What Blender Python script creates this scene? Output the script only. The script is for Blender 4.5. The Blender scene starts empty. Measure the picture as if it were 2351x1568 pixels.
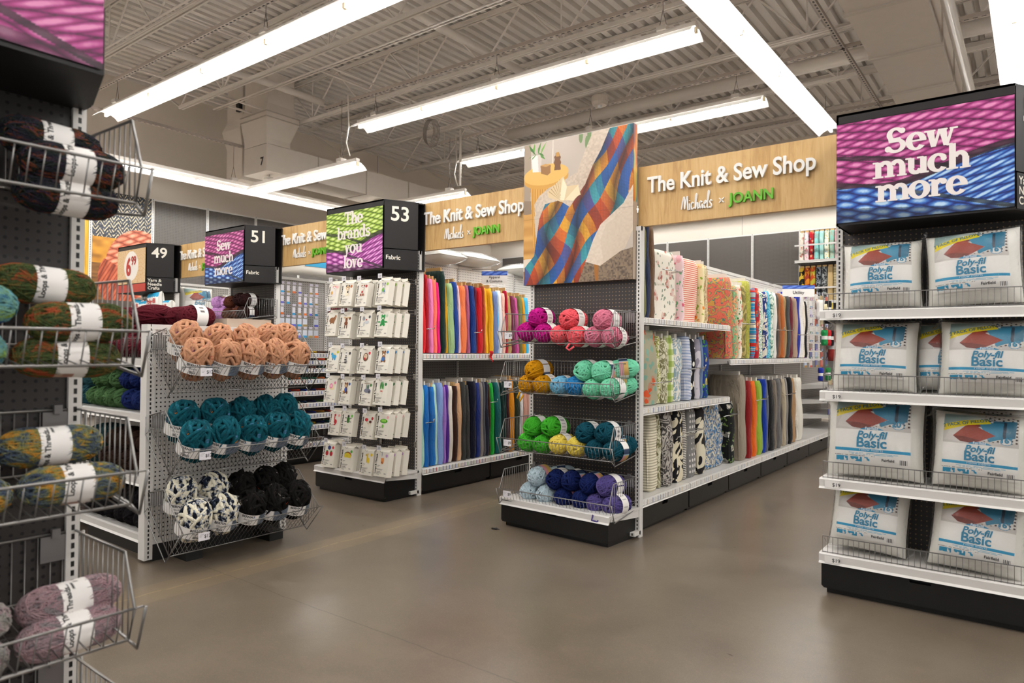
import bpy, math, random
import numpy as np
from mathutils import Vector, Matrix, Euler
random.seed(7)
rng = np.random.default_rng(7)
PI = math.pi
COL = bpy.context.scene.collection

# ------------------------------------------------------------------ colours and materials
def lin(c):
    if isinstance(c, str):
        c = c.lstrip('#'); c = [int(c[i:i+2], 16)/255 for i in (0, 2, 4)]
    return [x/12.92 if x <= .04045 else ((x+.055)/1.055)**2.4 for x in c]
_M = {}
class NT:
    def __init__(s, name):
        s.m = bpy.data.materials.new(name); s.m.use_nodes = True
        s.t = s.m.node_tree; s.n = s.t.nodes; s.b = s.n['Principled BSDF']
    def add(s, typ, **kw):
        nd = s.n.new(typ)
        for k, v in kw.items():
            if k.startswith('i_'):
                key = k[2:]; key = int(key) if key.isdigit() else key.replace('_', ' ')
                v2 = v
                if hasattr(v, 'is_output'): s.t.links.new(v, nd.inputs[key])
                else: nd.inputs[key].default_value = v2
            else: setattr(nd, k, v)
        return nd
    def link(s, a, b): s.t.links.new(a, b)
    def math(s, op, a, b=None, c=None):
        nd = s.n.new('ShaderNodeMath'); nd.operation = op
        for i, v in enumerate((a, b, c)):
            if v is None: continue
            if hasattr(v, 'is_output'): s.t.links.new(v, nd.inputs[i])
            else: nd.inputs[i].default_value = v
        return nd.outputs[0]
    def obj(s):
        tc = s.n.new('ShaderNodeTexCoord'); return tc.outputs['Object']
    def sep(s, v):
        nd = s.n.new('ShaderNodeSeparateXYZ'); s.link(v, nd.inputs[0]); return nd.outputs
    def mix(s, f, a, b):
        nd = s.n.new('ShaderNodeMix'); nd.data_type = 'RGBA'
        for i, v in ((0, f), (6, a), (7, b)):
            if hasattr(v, 'is_output'): s.link(v, nd.inputs[i])
            elif i == 0: nd.inputs[0].default_value = v
            else: nd.inputs[i].default_value = (*lin(v), 1)
        return nd.outputs[2]
    def noise(s, vec, scale, detail=2, rough=.5, dist=0):
        nd = s.n.new('ShaderNodeTexNoise'); s.link(vec, nd.inputs['Vector'])
        nd.inputs['Scale'].default_value = scale; nd.inputs['Detail'].default_value = detail
        nd.inputs['Roughness'].default_value = rough; nd.inputs['Distortion'].default_value = dist
        return nd.outputs[0]
    def ramp(s, fac, stops, interp='LINEAR'):
        nd = s.n.new('ShaderNodeValToRGB'); s.link(fac, nd.inputs[0]); r = nd.color_ramp; r.interpolation = interp
        while len(r.elements) < len(stops): r.elements.new(.5)
        for e, (p, c) in zip(r.elements, stops):
            e.position = p; e.color = (*lin(c), 1)
        return nd.outputs[0]
    def bump(s, h, strength=.3, dist=.01):
        nd = s.n.new('ShaderNodeBump'); s.link(h, nd.inputs['Height']); nd.inputs['Strength'].default_value = strength
        nd.inputs['Distance'].default_value = dist; s.link(nd.outputs[0], s.b.inputs['Normal'])
    def color(s, c):
        if hasattr(c, 'is_output'): s.link(c, s.b.inputs['Base Color'])
        else: s.b.inputs['Base Color'].default_value = (*lin(c), 1)
    def set(s, rough=.5, metal=0, spec=.5, **kw):
        s.b.inputs['Roughness'].default_value = rough; s.b.inputs['Metallic'].default_value = metal
        s.b.inputs['Specular IOR Level'].default_value = spec
        for k, v in kw.items(): s.b.inputs[k.replace('_', ' ')].default_value = v
        return s.m
def mat(c, rough=.5, metal=0, spec=.5, noise=0, **kw):
    key = (c, rough, metal, spec, noise, tuple(kw.items()))
    if key in _M: return _M[key]
    n = NT('painted_%s' % c)
    if noise:
        f = n.noise(n.obj(), 9, 3)
        n.color(n.mix(n.math('MULTIPLY', f, noise), c, '555048'))
    else: n.color(c)
    _M[key] = n.set(rough, metal, spec, **kw); return _M[key]
def yarn(c, spots=None):
    """fuzzy chenille yarn; spots = other colours dyed along the strand"""
    key = ('yarn', c, str(spots))
    if key in _M: return _M[key]
    n = NT('yarn_' + c); v = n.obj()
    if spots:
        a = n.add('ShaderNodeAttribute', attribute_name='strand')
        if len(spots) > 2:      # self-striping: broad patches that drift along the skein
            mp = n.add('ShaderNodeMapping', i_Vector=v); mp.inputs['Scale'].default_value = (1, 1, .45); mp.inputs['Location'].default_value = (spots[2], 0, 0)
            f = n.math('ADD', n.math('MULTIPLY', n.noise(mp.outputs[0], 26, 2, .6, .8), .72), n.math('MULTIPLY', n.noise(a.outputs['Vector'], 3.5, 1), .28))
        else: f = n.math('ADD', n.math('MULTIPLY', n.noise(a.outputs['Vector'], spots[0], 2, .55), .8), n.math('MULTIPLY', n.noise(v, 90, 2), .2))
        n.color(n.ramp(f, spots[1], 'EASE'))
    else:
        f = n.noise(v, 60, 1); n.color(n.mix(n.math('MULTIPLY', f, .18), c, '241a1a'))
    n.bump(n.noise(v, 330 if not (spots and len(spots) < 3) else 200, 2), .8, .004)
    _M[key] = n.set(.9, spec=.12); return _M[key]
def cloth(c):
    key = ('cloth', c)
    if key in _M: return _M[key]
    n = NT('cloth_' + c); v = n.obj()
    n.color(c); mp = n.add('ShaderNodeMapping', i_Vector=v); mp.inputs['Scale'].default_value = (1, 1, .25)
    n.bump(n.noise(mp.outputs[0], 24, 3, .6, 1.1), .7, .028)
    _M[key] = n.set(.85, spec=.2, Sheen_Weight=.1); return _M[key]
def pattern(kind, *c):
    key = ('pat', kind, c)
    if key in _M: return _M[key]
    n = NT('printed_' + kind); v = n.obj(); x, y, z = n.sep(v)
    a = n.math('ADD', x, y)
    def vor(scale, feature='F1', rnd=1., vec=v):
        nd = n.add('ShaderNodeTexVoronoi', feature=feature, i_Vector=vec, i_Scale=scale, i_Randomness=rnd); return nd
    if kind == 'floral':     # petals round blossoms, leaves between
        wob = n.add('ShaderNodeVectorMath', operation='ADD'); n.link(v, wob.inputs[0])
        nz = n.add('ShaderNodeTexNoise', i_Vector=v, i_Scale=22.); sc = n.add('ShaderNodeVectorMath', operation='SCALE', i_0=nz.outputs[1]); sc.inputs['Scale'].default_value = .05
        n.link(sc.outputs[0], wob.inputs[1])
        q = c[4] if len(c) > 4 else 1.; d = vor(11.*q, vec=wob.outputs[0]); e = vor(26.*q, vec=wob.outputs[0])
        m1 = n.math('LESS_THAN', d.outputs['Distance'], .33); m2 = n.math('LESS_THAN', d.outputs['Distance'], .17)
        m3 = n.math('LESS_THAN', e.outputs['Distance'], .30)
        k = n.mix(m3, c[0], c[3]); k = n.mix(m1, k, c[1]); k = n.mix(m2, k, c[2])
        pet = n.math('GREATER_THAN', e.outputs['Distance'], .42); k = n.mix(n.math('MULTIPLY', pet, .6), k, c[0])
    elif kind == 'leaf':
        w = n.add('ShaderNodeTexWave', i_Vector=v, i_Scale=3.4, i_Distortion=16., i_Detail=2.5, wave_type='RINGS', rings_direction='SPHERICAL'); w.inputs['Detail Scale'].default_value = 3.4
        e = n.add('ShaderNodeTexWave', i_Vector=v, i_Scale=34., i_Distortion=7., i_Detail=1.)
        k = n.ramp(w.outputs[1], [(0, c[0]), (.3, c[1]), (.55, c[2]), (.78, c[3])], 'CONSTANT')
        k = n.mix(n.math('MULTIPLY', n.math('GREATER_THAN', e.outputs[1], .72), .28), k, c[4] if len(c) > 4 else c[0])
    elif kind == 'stripe':   # c0, c1, period
        k = n.mix(n.math('LESS_THAN', n.math('FRACT', n.math('DIVIDE', z, c[2])), .42), c[0], c[1])
    elif kind == 'vstripe':
        k = n.mix(n.math('LESS_THAN', n.math('FRACT', n.math('DIVIDE', a, c[2])), .42), c[0], c[1])
    elif kind == 'multi':
        f = n.noise(n.add('ShaderNodeCombineXYZ', i_Z=z).outputs[0], 11, 4, .8)
        k = n.ramp(f, [(0, c[0]), (.38, c[1]), (.46, c[2]), (.52, c[3]), (.6, c[4])], 'CONSTANT')
    elif kind == 'gingham':
        f = n.math('ADD', n.math('LESS_THAN', n.math('FRACT', n.math('DIVIDE', z, .09)), .5), n.math('LESS_THAN', n.math('FRACT', n.math('DIVIDE', a, .09)), .5))
        k = n.ramp(n.math('MULTIPLY', f, .5), [(0, c[0]), (.3, c[1]), (.8, c[2])], 'CONSTANT')
    elif kind == 'scroll':
        f = n.noise(v, c[2], 1.5, .5, c[3]); k = n.mix(n.math('GREATER_THAN', n.math('FRACT', n.math('MULTIPLY', f, c[4])), .5), c[0], c[1])
    elif kind == 'daisy':
        d = vor(13., rnd=.8); k = n.mix(n.math('LESS_THAN', d.outputs['Distance'], .36), c[0], c[1]); k = n.mix(n.math('LESS_THAN', d.outputs['Distance'], .12), k, c[2])
    elif kind == 'dots':
        d = vor(c[2], rnd=c[3]); k = n.mix(n.math('LESS_THAN', d.outputs['Distance'], .3), c[0], c[1])
        if len(c) > 4:
            e = vor(c[2]*.7, rnd=1.); k = n.mix(n.math('LESS_THAN', e.outputs['Distance'], .25), k, c[4])
    n.color(k); mp = n.add('ShaderNodeMapping', i_Vector=v); mp.inputs['Scale'].default_value = (1, 1, .3)
    n.bump(n.noise(mp.outputs[0], 16, 2), .3, .01)
    _M[key] = n.set(.85, spec=.2); return _M[key]
def pegmat(base, hole, u='x', pitch=.0254, r=.19, rough=.45):
    """pegboard: punched holes on a one-inch grid in the u/z plane"""
    key = ('peg', base, hole, u, pitch, r)
    if key in _M: return _M[key]
    n = NT('pegboard'); x, y, z = n.sep(n.obj()); a = x if u == 'x' else y
    f = lambda q: n.math('SUBTRACT', n.math('FRACT', n.math('ADD', n.math('DIVIDE', q, pitch), 500.)), .5)
    p, q = f(a), f(z)
    d = n.math('SQRT', n.math('ADD', n.math('MULTIPLY', p, p), n.math('MULTIPLY', q, q)))
    k = n.math('LESS_THAN', d, r)
    n.color(n.mix(k, base, hole)); n.bump(n.math('SUBTRACT', 1., k), .5, .004)
    _M[key] = n.set(rough, spec=.4); return _M[key]
def slotmat(c='dcd9d4', a='x', off=0.):
    """steel upright with a row of slots down the middle"""
    key = ('slot', c, a)
    if key in _M: return _M[key]
    n = NT('slotted_steel'); x, y, z = n.sep(n.obj()); q = x if a == 'x' else y
    k = n.math('MULTIPLY', n.math('LESS_THAN', n.math('ABSOLUTE', q), .0045), n.math('LESS_THAN', n.math('FRACT', n.math('DIVIDE', z, .0254)), .62))
    n.color(n.mix(k, c, '15130f'))
    _M[key] = n.set(.4, spec=.5); return _M[key]
def stripmat(a='x', cols=None):
    """shelf lip filled with a row of small price tickets"""
    key = ('strip', a, str(cols))
    if key in _M: return _M[key]
    n = NT('ticket_strip'); x, y, z = n.sep(n.obj()); q = x if a == 'x' else y
    t = n.math('DIVIDE', q, .042); fr = n.math('FRACT', n.math('ADD', t, 500.)); cell = n.math('FLOOR', t)
    wn = n.add('ShaderNodeTexWhiteNoise', noise_dimensions='1D', i_W=cell)
    chip = n.ramp(wn.outputs[0], [(i/len(cols), c) for i, c in enumerate(cols)], 'CONSTANT') if cols else None
    k = n.mix(n.math('LESS_THAN', fr, .86), 'b9b7b3', 'efedea')
    tx = n.math('MULTIPLY', n.math('LESS_THAN', n.math('ABSOLUTE', n.math('SUBTRACT', fr, .55)), .14), n.math('LESS_THAN', n.math('FRACT', n.math('DIVIDE', z, .011)), .4))
    k = n.mix(n.math('MULTIPLY', tx, .5), k, '303030')
    if chip: k = n.mix(n.math('LESS_THAN', fr, .16), k, chip)
    n.color(k); _M[key] = n.set(.35); return _M[key]
def vcol(rough=.45, spec=.4, bump=0):
    key = ('vcol', rough, spec, bump)
    if key in _M: return _M[key]
    n = NT('printed_sheet'); a = n.add('ShaderNodeAttribute', attribute_name='Col'); n.link(a.outputs['Color'], n.b.inputs['Base Color'])
    if bump: n.bump(n.noise(n.obj(), 60, 2), bump, .004)
    _M[key] = n.set(rough, spec=spec); return _M[key]
def emit(c, s):
    key = ('em', c, s)
    if key in _M: return _M[key]
    n = NT('lit_tube'); n.color('ffffff'); n.b.inputs['Emission Color'].default_value = (*c, 1); n.b.inputs['Emission Strength'].default_value = s
    _M[key] = n.m; return n.m
def plastic():
    if 'plastic' in _M: return _M['plastic']
    n = NT('clear_plastic'); t = n.t
    v = n.obj(); h = n.noise(v, 14, 4, .6, 1.2)
    b = n.add('ShaderNodeBump', i_Height=h); b.inputs['Strength'].default_value = .6; b.inputs['Distance'].default_value = .03
    g = n.add('ShaderNodeBsdfGlossy', i_Roughness=.1); n.link(b.outputs[0], g.inputs['Normal']); tr = n.add('ShaderNodeBsdfTransparent')
    tr.inputs[0].default_value = (1, 1, 1, 1)
    fr = n.add('ShaderNodeFresnel', i_IOR=1.5); n.link(b.outputs[0], fr.inputs['Normal'])
    mx = n.add('ShaderNodeMixShader'); n.link(n.math('ADD', n.math('MULTIPLY', fr.outputs[0], .6), .012), mx.inputs[0]); n.link(tr.outputs[0], mx.inputs[1]); n.link(g.outputs[0], mx.inputs[2])
    n.link(mx.outputs[0], n.n['Material Output'].inputs[0]); n.n.remove(n.b)
    _M['plastic'] = n.m; return n.m

# ------------------------------------------------------------------ mesh builder
class MB:
    def __init__(s): s.v = []; s.f = []; s.m = []; s.k = 0
    def quad(s, pts):
        i = len(s.v); s.v += [tuple(p) for p in pts]; s.f.append(tuple(range(i, i+len(pts)))); s.m.append(s.k); return s
    def box(s, x0, x1, y0, y1, z0, z1, M=None):
        i = len(s.v)
        vs = [(x, y, z) for z in (z0, z1) for y in (y0, y1) for x in (x0, x1)]
        if M is not None: vs = [tuple(M @ Vector(p)) for p in vs]
        s.v += vs
        for q in ((0, 2, 3, 1), (4, 5, 7, 6), (0, 1, 5, 4), (2, 6, 7, 3), (0, 4, 6, 2), (1, 3, 7, 5)):
            s.f.append(tuple(i+j for j in q)); s.m.append(s.k)
        return s
    def prism(s, pts, a0, a1, axis='x'):
        """extrude a 2-D outline along an axis (x: pts are y,z; y: pts are x,z; z: pts are x,y)"""
        n = len(pts); i = len(s.v)
        for a in (a0, a1):
            for p, q in pts:
                s.v.append({'x': (a, p, q), 'y': (p, a, q), 'z': (p, q, a)}[axis])
        for j in range(n):
            k = (j+1) % n; s.f.append((i+j, i+k, i+n+k, i+n+j)); s.m.append(s.k)
        s.f.append(tuple(range(i+n-1, i-1, -1))); s.m.append(s.k); s.f.append(tuple(range(i+n, i+2*n))); s.m.append(s.k)
        return s
    def tube(s, pts, r, n=6, closed=False, flat=1.):
        pts = [Vector(p) for p in pts]; N = len(pts); i = len(s.v); up = None
        rs = r if isinstance(r, (list, tuple)) else [r]*N
        for a in range(N):
            if closed: t = pts[(a+1) % N]-pts[a-1]
            else: t = pts[min(a+1, N-1)]-pts[max(a-1, 0)]
            t = t.normalized() if t.length > 1e-9 else Vector((0, 0, 1))
            if up is None: up = Vector((0, 0, 1)) if abs(t.z) < .9 else Vector((1, 0, 0))
            b = t.cross(up); b = b.normalized() if b.length > 1e-6 else t.orthogonal().normalized(); up = b.cross(t).normalized()
            for j in range(n):
                an = 2*PI*(j+.5)/n; s.v.append(tuple(pts[a]+(b*math.cos(an)+up*math.sin(an)*flat)*rs[a]))
        for a in range(N if closed else N-1):
            c = (a+1) % N
            for j in range(n):
                k = (j+1) % n; s.f.append((i+a*n+j, i+a*n+k, i+c*n+k, i+c*n+j)); s.m.append(s.k)
        if not closed:
            s.f.append(tuple(i+j for j in range(n-1, -1, -1))); s.m.append(s.k); s.f.append(tuple(i+(N-1)*n+j for j in range(n))); s.m.append(s.k)
        return s
    def lathe(s, prof, n=24, cx=0, cy=0, axis='z'):
        i = len(s.v)
        for r, z in prof:
            for j in range(n):
                a = 2*PI*j/n; p = (cx+r*math.cos(a), cy+r*math.sin(a), z)
                s.v.append(p if axis == 'z' else (p[0], z, p[1]) if axis == 'y' else (z, p[0], p[1]))
        for a in range(len(prof)-1):
            for j in range(n):
                k = (j+1) % n; s.f.append((i+a*n+j, i+a*n+k, i+(a+1)*n+k, i+(a+1)*n+j)); s.m.append(s.k)
        return s
    def grid(s, nu, nv, fn, close_u=False):
        i = len(s.v)
        for b in range(nv+1):
            for a in range(nu + (0 if close_u else 1)): s.v.append(tuple(fn(a/nu, b/nv)))
        w = nu if close_u else nu+1
        for b in range(nv):
            for a in range(nu):
                c = (a+1) % w; s.f.append((i+b*w+a, i+b*w+c, i+(b+1)*w+c, i+(b+1)*w+a)); s.m.append(s.k)
        return s
    def done(s, name, mats, parent=None, smooth=False, M=None):
        me = bpy.data.meshes.new(name); me.from_pydata(s.v, [], s.f)
        mats = mats if isinstance(mats, (list, tuple)) else [mats]
        for m in mats: me.materials.append(m)
        if len(mats) > 1: me.polygons.foreach_set('material_index', s.m)
        if smooth: me.polygons.foreach_set('use_smooth', [True]*len(s.f))
        me.update(); return link(name, me, parent, M)
def link(name, me, parent=None, M=None):
    o = bpy.data.objects.new(name, me); COL.objects.link(o)
    if parent is not None: o.parent = parent
    if M is not None: o.matrix_local = M
    return o
def thing(name, label, cat, loc=(0, 0, 0), rz=0., group=None, M=None):
    o = bpy.data.objects.new(name, None); COL.objects.link(o); o.empty_display_size = .05
    if M is not None: o.matrix_local = M
    else: o.location = loc; o.rotation_euler = (0, 0, rz)
    return tag(o, label, cat, group)
def tag(o, label, cat, group=None):
    o['label'] = label; o['category'] = cat
    if group: o['group'] = group
    return o
def struct(o, label=None):
    o['kind'] = 'structure'
    if label: o['label'] = label
    return o
def copy_tree(o, M=None, parent=None, mats=None):
    c = o.copy(); COL.objects.link(c); c.parent = parent
    if mats and c.data and o.name.split('.')[0] in mats:
        c.material_slots[0].link = 'OBJECT'; c.material_slots[0].material = mats[o.name.split('.')[0]]
    if M is not None: c.matrix_local = M
    for ch in o.children: copy_tree(ch, None, c, mats)
    return c
T = Matrix.Translation
def R(ax, deg): return Matrix.Rotation(math.radians(deg), 4, ax)
def S(x, y=None, z=None):
    y = x if y is None else y; z = x if z is None else z
    return Matrix.Diagonal((x, y, z, 1))

# ------------------------------------------------------------------ writing
_T = {}
def text_mesh(s, bold=0., ext=.0, align='CENTER', space=1.):
    key = (s, bold, ext, align, space)
    if key in _T: return _T[key]
    cu = bpy.data.curves.new('lettering', 'FONT'); cu.body = s; cu.align_x = align; cu.offset = bold; cu.extrude = ext; cu.resolution_u = 4
    cu.space_character = space; cu.space_line = .95
    o = bpy.data.objects.new('t', cu); COL.objects.link(o)
    me = bpy.data.meshes.new_from_object(o.evaluated_get(bpy.context.evaluated_depsgraph_get()))
    bpy.data.objects.remove(o); bpy.data.curves.remove(cu); me.name = 'lettering'; _T[key] = me; return me
UP = R('X', 90)      # text lying in the local XZ plane, read from -Y
def text(s, size, mt, parent, M, bold=0., ext=0., align='CENTER', sx=1., name='lettering', space=1., fit=None):
    me = text_mesh(s, bold, ext/size if size else 0, align, space).copy()
    if fit: xs = [v.co.x for v in me.vertices]; sx = fit/((max(xs)-min(xs))*size)
    me.materials.clear(); me.materials.append(mt)
    return link(name, me, parent, M @ UP @ S(size*sx, size, size))
def bent_text(s, size, mt, parent, fn, bold=0., align='CENTER', name='lettering', sx=1.):
    me = text_mesh(s, bold, 0, align).copy(); me.materials.clear(); me.materials.append(mt)
    for v in me.vertices: v.co = fn(v.co.x*size*sx, v.co.y*size)
    return link(name, me, parent)

# fat soft-serif letters made of rings and stems, x-height .5, ascender .76
def _ring(out, cx, cy, rx, ry, wv, wh, a0=0, a1=360, n=20):
    P = []
    for i in range(n+1):
        a = math.radians(a0+(a1-a0)*i/n); c, sn = math.cos(a), math.sin(a)
        P.append(((cx+rx*c, cy+ry*sn), (cx+(rx-wv)*c, cy+(ry-wh)*sn)))
    for i in range(n): out.append([P[i][0], P[i+1][0], P[i+1][1], P[i][1]])
def _blob(out, cx, cy, r): out.append([(cx+r*math.cos(a*PI/6), cy+r*math.sin(a*PI/6)) for a in range(12)])
def _bar(out, x0, x1, y0, y1, x0t=None, x1t=None):
    out.append([(x0, y0), (x1, y0), (x1 if x1t is None else x1t, y1), (x0 if x0t is None else x0t, y1)])
def _serif(out, x0, x1, y, up=1):
    h = .055*up; out.append([(x0, y), (x1, y), (x1-.015, y+h), (x0+.015, y+h)]); _blob(out, x0+.012, y+h/2, .027); _blob(out, x1-.012, y+h/2, .027)
def fat_glyph(ch):
    o = []; st = .165
    if ch == 'o': _ring(o, .27, .25, .285, .275, .175, .085); return o, .54
    if ch == 'c': _ring(o, .26, .25, .27, .275, .175, .085, 38, 322); _blob(o, .4, .36, .075); return o, .49
    if ch == 'e': _ring(o, .26, .25, .27, .275, .175, .085, 0, 325); _bar(o, .1, .52, .235, .29); return o, .51
    if ch == 'l': _bar(o, .06, .06+st, 0, .74); _serif(o, 0, .27, 0); _serif(o, 0, .13, .76, -1); return o, .27
    if ch in 'mnhr':
        _bar(o, .06, .06+st, 0, .74 if ch == 'h' else .48); _serif(o, 0, .27, 0); _serif(o, 0, .14, .76 if ch == 'h' else .5, -1)
        if ch == 'r': _ring(o, .29, .32, .16, .19, .12, .12, 20, 170); _blob(o, .36, .41, .085); return o, .44
        x = .06
        for k in range(2 if ch == 'm' else 1):
            _ring(o, x+.265, .31, .20, .205, .145, .12, 0, 165); _bar(o, x+.32, x+.32+st, 0, .32); _serif(o, x+.27, x+.51, 0); x += .32
        return o, x+.19
    if ch == 'u':
        _bar(o, .06, .06+st, .18, .48); _serif(o, 0, .14, .5, -1); _ring(o, .26, .19, .2, .205, .145, .12, 180, 345)
        _bar(o, .37, .37+st, 0, .48); _serif(o, .3, .45, .5, -1); _serif(o, .44, .58, 0); return o, .58
    if ch in 'wvy':
        n = 2 if ch == 'w' else 1; x = 0
        for k in range(n):
            _bar(o, x+.15, x+.27, 0, .5, x+.03, x+.22); _bar(o, x+.19, x+.27, 0, .5, x+.33, x+.41); x += .31 if ch == 'w' else 0
        _serif(o, -.01, .25, .5, -1); _serif(o, (.62 if ch == 'w' else .3), (.80 if ch == 'w' else .48), .5, -1)
        if ch == 'w': _serif(o, .33, .55, .5, -1)
        if ch == 'y': _bar(o, .1, .2, -.2, 0, .17, .27); _blob(o, .1, -.16, .075)
        return o, (.78 if ch == 'w' else .47)
    if ch == 's':
        _ring(o, .22, .37, .19, .145, .12, .075, 40, 250); _ring(o, .22, .13, .2, .145, .12, .075, -140, 75)
        _bar(o, .1, .36, .2, .3, .08, .3); _blob(o, .35, .42, .06); _blob(o, .08, .08, .07); return o, .44
    if ch == 'S':
        _ring(o, .28, .54, .24, .21, .15, .085, 30, 260); _ring(o, .28, .2, .27, .215, .15, .085, -150, 80)
        _bar(o, .1, .46, .3, .44, .08, .4); _blob(o, .45, .63, .085); _blob(o, .08, .12, .09); return o, .57
    if ch == 'T':
        _bar(o, .22, .38, 0, .7); _serif(o, .12, .48, 0); _bar(o, 0, .6, .66, .74); _bar(o, 0, .08, .5, .72); _bar(o, .52, .6, .5, .72); return o, .61
    if ch in 'bd':
        x = .06 if ch == 'b' else .34
        _bar(o, x, x+st, .02, .74); _serif(o, x-.07, x+.07, .76, -1); _ring(o, .31 if ch == 'b' else .24, .25, .235, .265, .14, .08)
        if ch == 'd': _serif(o, x+.05, x+.22, 0)
        return o, .56
    if ch == 'a':
        _ring(o, .23, .35, .19, .165, .14, .075, 0, 150); _bar(o, .29, .43, .05, .36); _ring(o, .2, .15, .2, .155, .13, .06); _serif(o, .35, .53, 0); _blob(o, .09, .38, .075); return o, .51
    return o, .25
def fat_text(lines, size, mt, parent, M, lead=.78, sx=1., name='lettering', kern=.0, row=.0011):
    """all strokes merged row by row into one flat outline, so nothing overlaps"""
    P = []; y = 0
    for ln in lines:
        x = -sum(fat_glyph(c)[1]-.02-kern for c in ln)/2
        for c in ln:
            polys, adv = fat_glyph(c); P += [[((x+q[0])*size*sx, (y+q[1])*size) for q in p] for p in polys]; x += adv-.02-kern
        y -= lead
    zs = [q[1] for p in P for q in p]; z = min(zs)+row/2; mb = MB()
    while z < max(zs):
        iv = []
        for p in P:
            xs = []
            for (x0, z0), (x1, z1) in zip(p, p[1:]+p[:1]):
                if (z0 > z) != (z1 > z): xs.append(x0+(x1-x0)*(z-z0)/(z1-z0))
            xs.sort(); iv += [(a, b) for a, b in zip(xs[::2], xs[1::2])]
        iv.sort(); out = []
        for a, b in iv:
            if out and a <= out[-1][1]+.0004: out[-1][1] = max(b, out[-1][1])
            else: out.append([a, b])
        for a, b in out: mb.quad([(a, 0, z-row/2), (b, 0, z-row/2), (b, 0, z+row/2), (a, 0, z+row/2)])
        z += row
    return mb.done(name, mt, parent, M=M)
def script_word(size, mt, parent, M, th=.06):
    """hand-written "Michaels" as one looping pen stroke per letter"""
    L = [[(0, .1), (.1, .7), (.2, .9), (.22, .1), (.3, .6), (.42, .95), (.44, .1), (.52, .05)], [(.56, .45), (.56, .1), (.63, .05)], [(.86, .42), (.76, .5), (.68, .3), (.74, .05), (.9, .15)],
         [(.95, .1), (1.08, .95), (1.0, .9), (.97, .05), (1.06, .4), (1.14, .4), (1.15, .05), (1.22, .1)], [(1.45, .42), (1.33, .5), (1.26, .25), (1.32, .05), (1.45, .3), (1.46, .05), (1.53, .1)],
         [(1.55, .25), (1.7, .4), (1.66, .52), (1.56, .35), (1.6, .06), (1.75, .1)], [(1.75, .1), (1.92, 1.0), (1.84, 1.05), (1.8, .1), (1.9, .05)], [(2.12, .43), (2.03, .50), (1.97, .38), (2.06, .24), (2.08, .1), (2.0, .02), (1.92, .08)], [(.57, .62), (.58, .66)]]
    mb = MB()
    for st in L:
        P = []
        for i in range(len(st)-1):
            p0 = st[max(i-1, 0)]; p1 = st[i]; p2 = st[i+1]; p3 = st[min(i+2, len(st)-1)]
            for k in range(5):
                t = k/5; P.append([.5*((2*p1[j])+(-p0[j]+p2[j])*t+(2*p0[j]-5*p1[j]+4*p2[j]-p3[j])*t*t+(-p0[j]+3*p1[j]-3*p2[j]+p3[j])*t**3) for j in (0, 1)])
        P.append(st[-1]); mb.tube([((p[0]-1.05)*size, 0, p[1]*size) for p in P], th*size, 5, flat=1)
    return mb.done('script_lettering', mt, parent, M=M)

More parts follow.
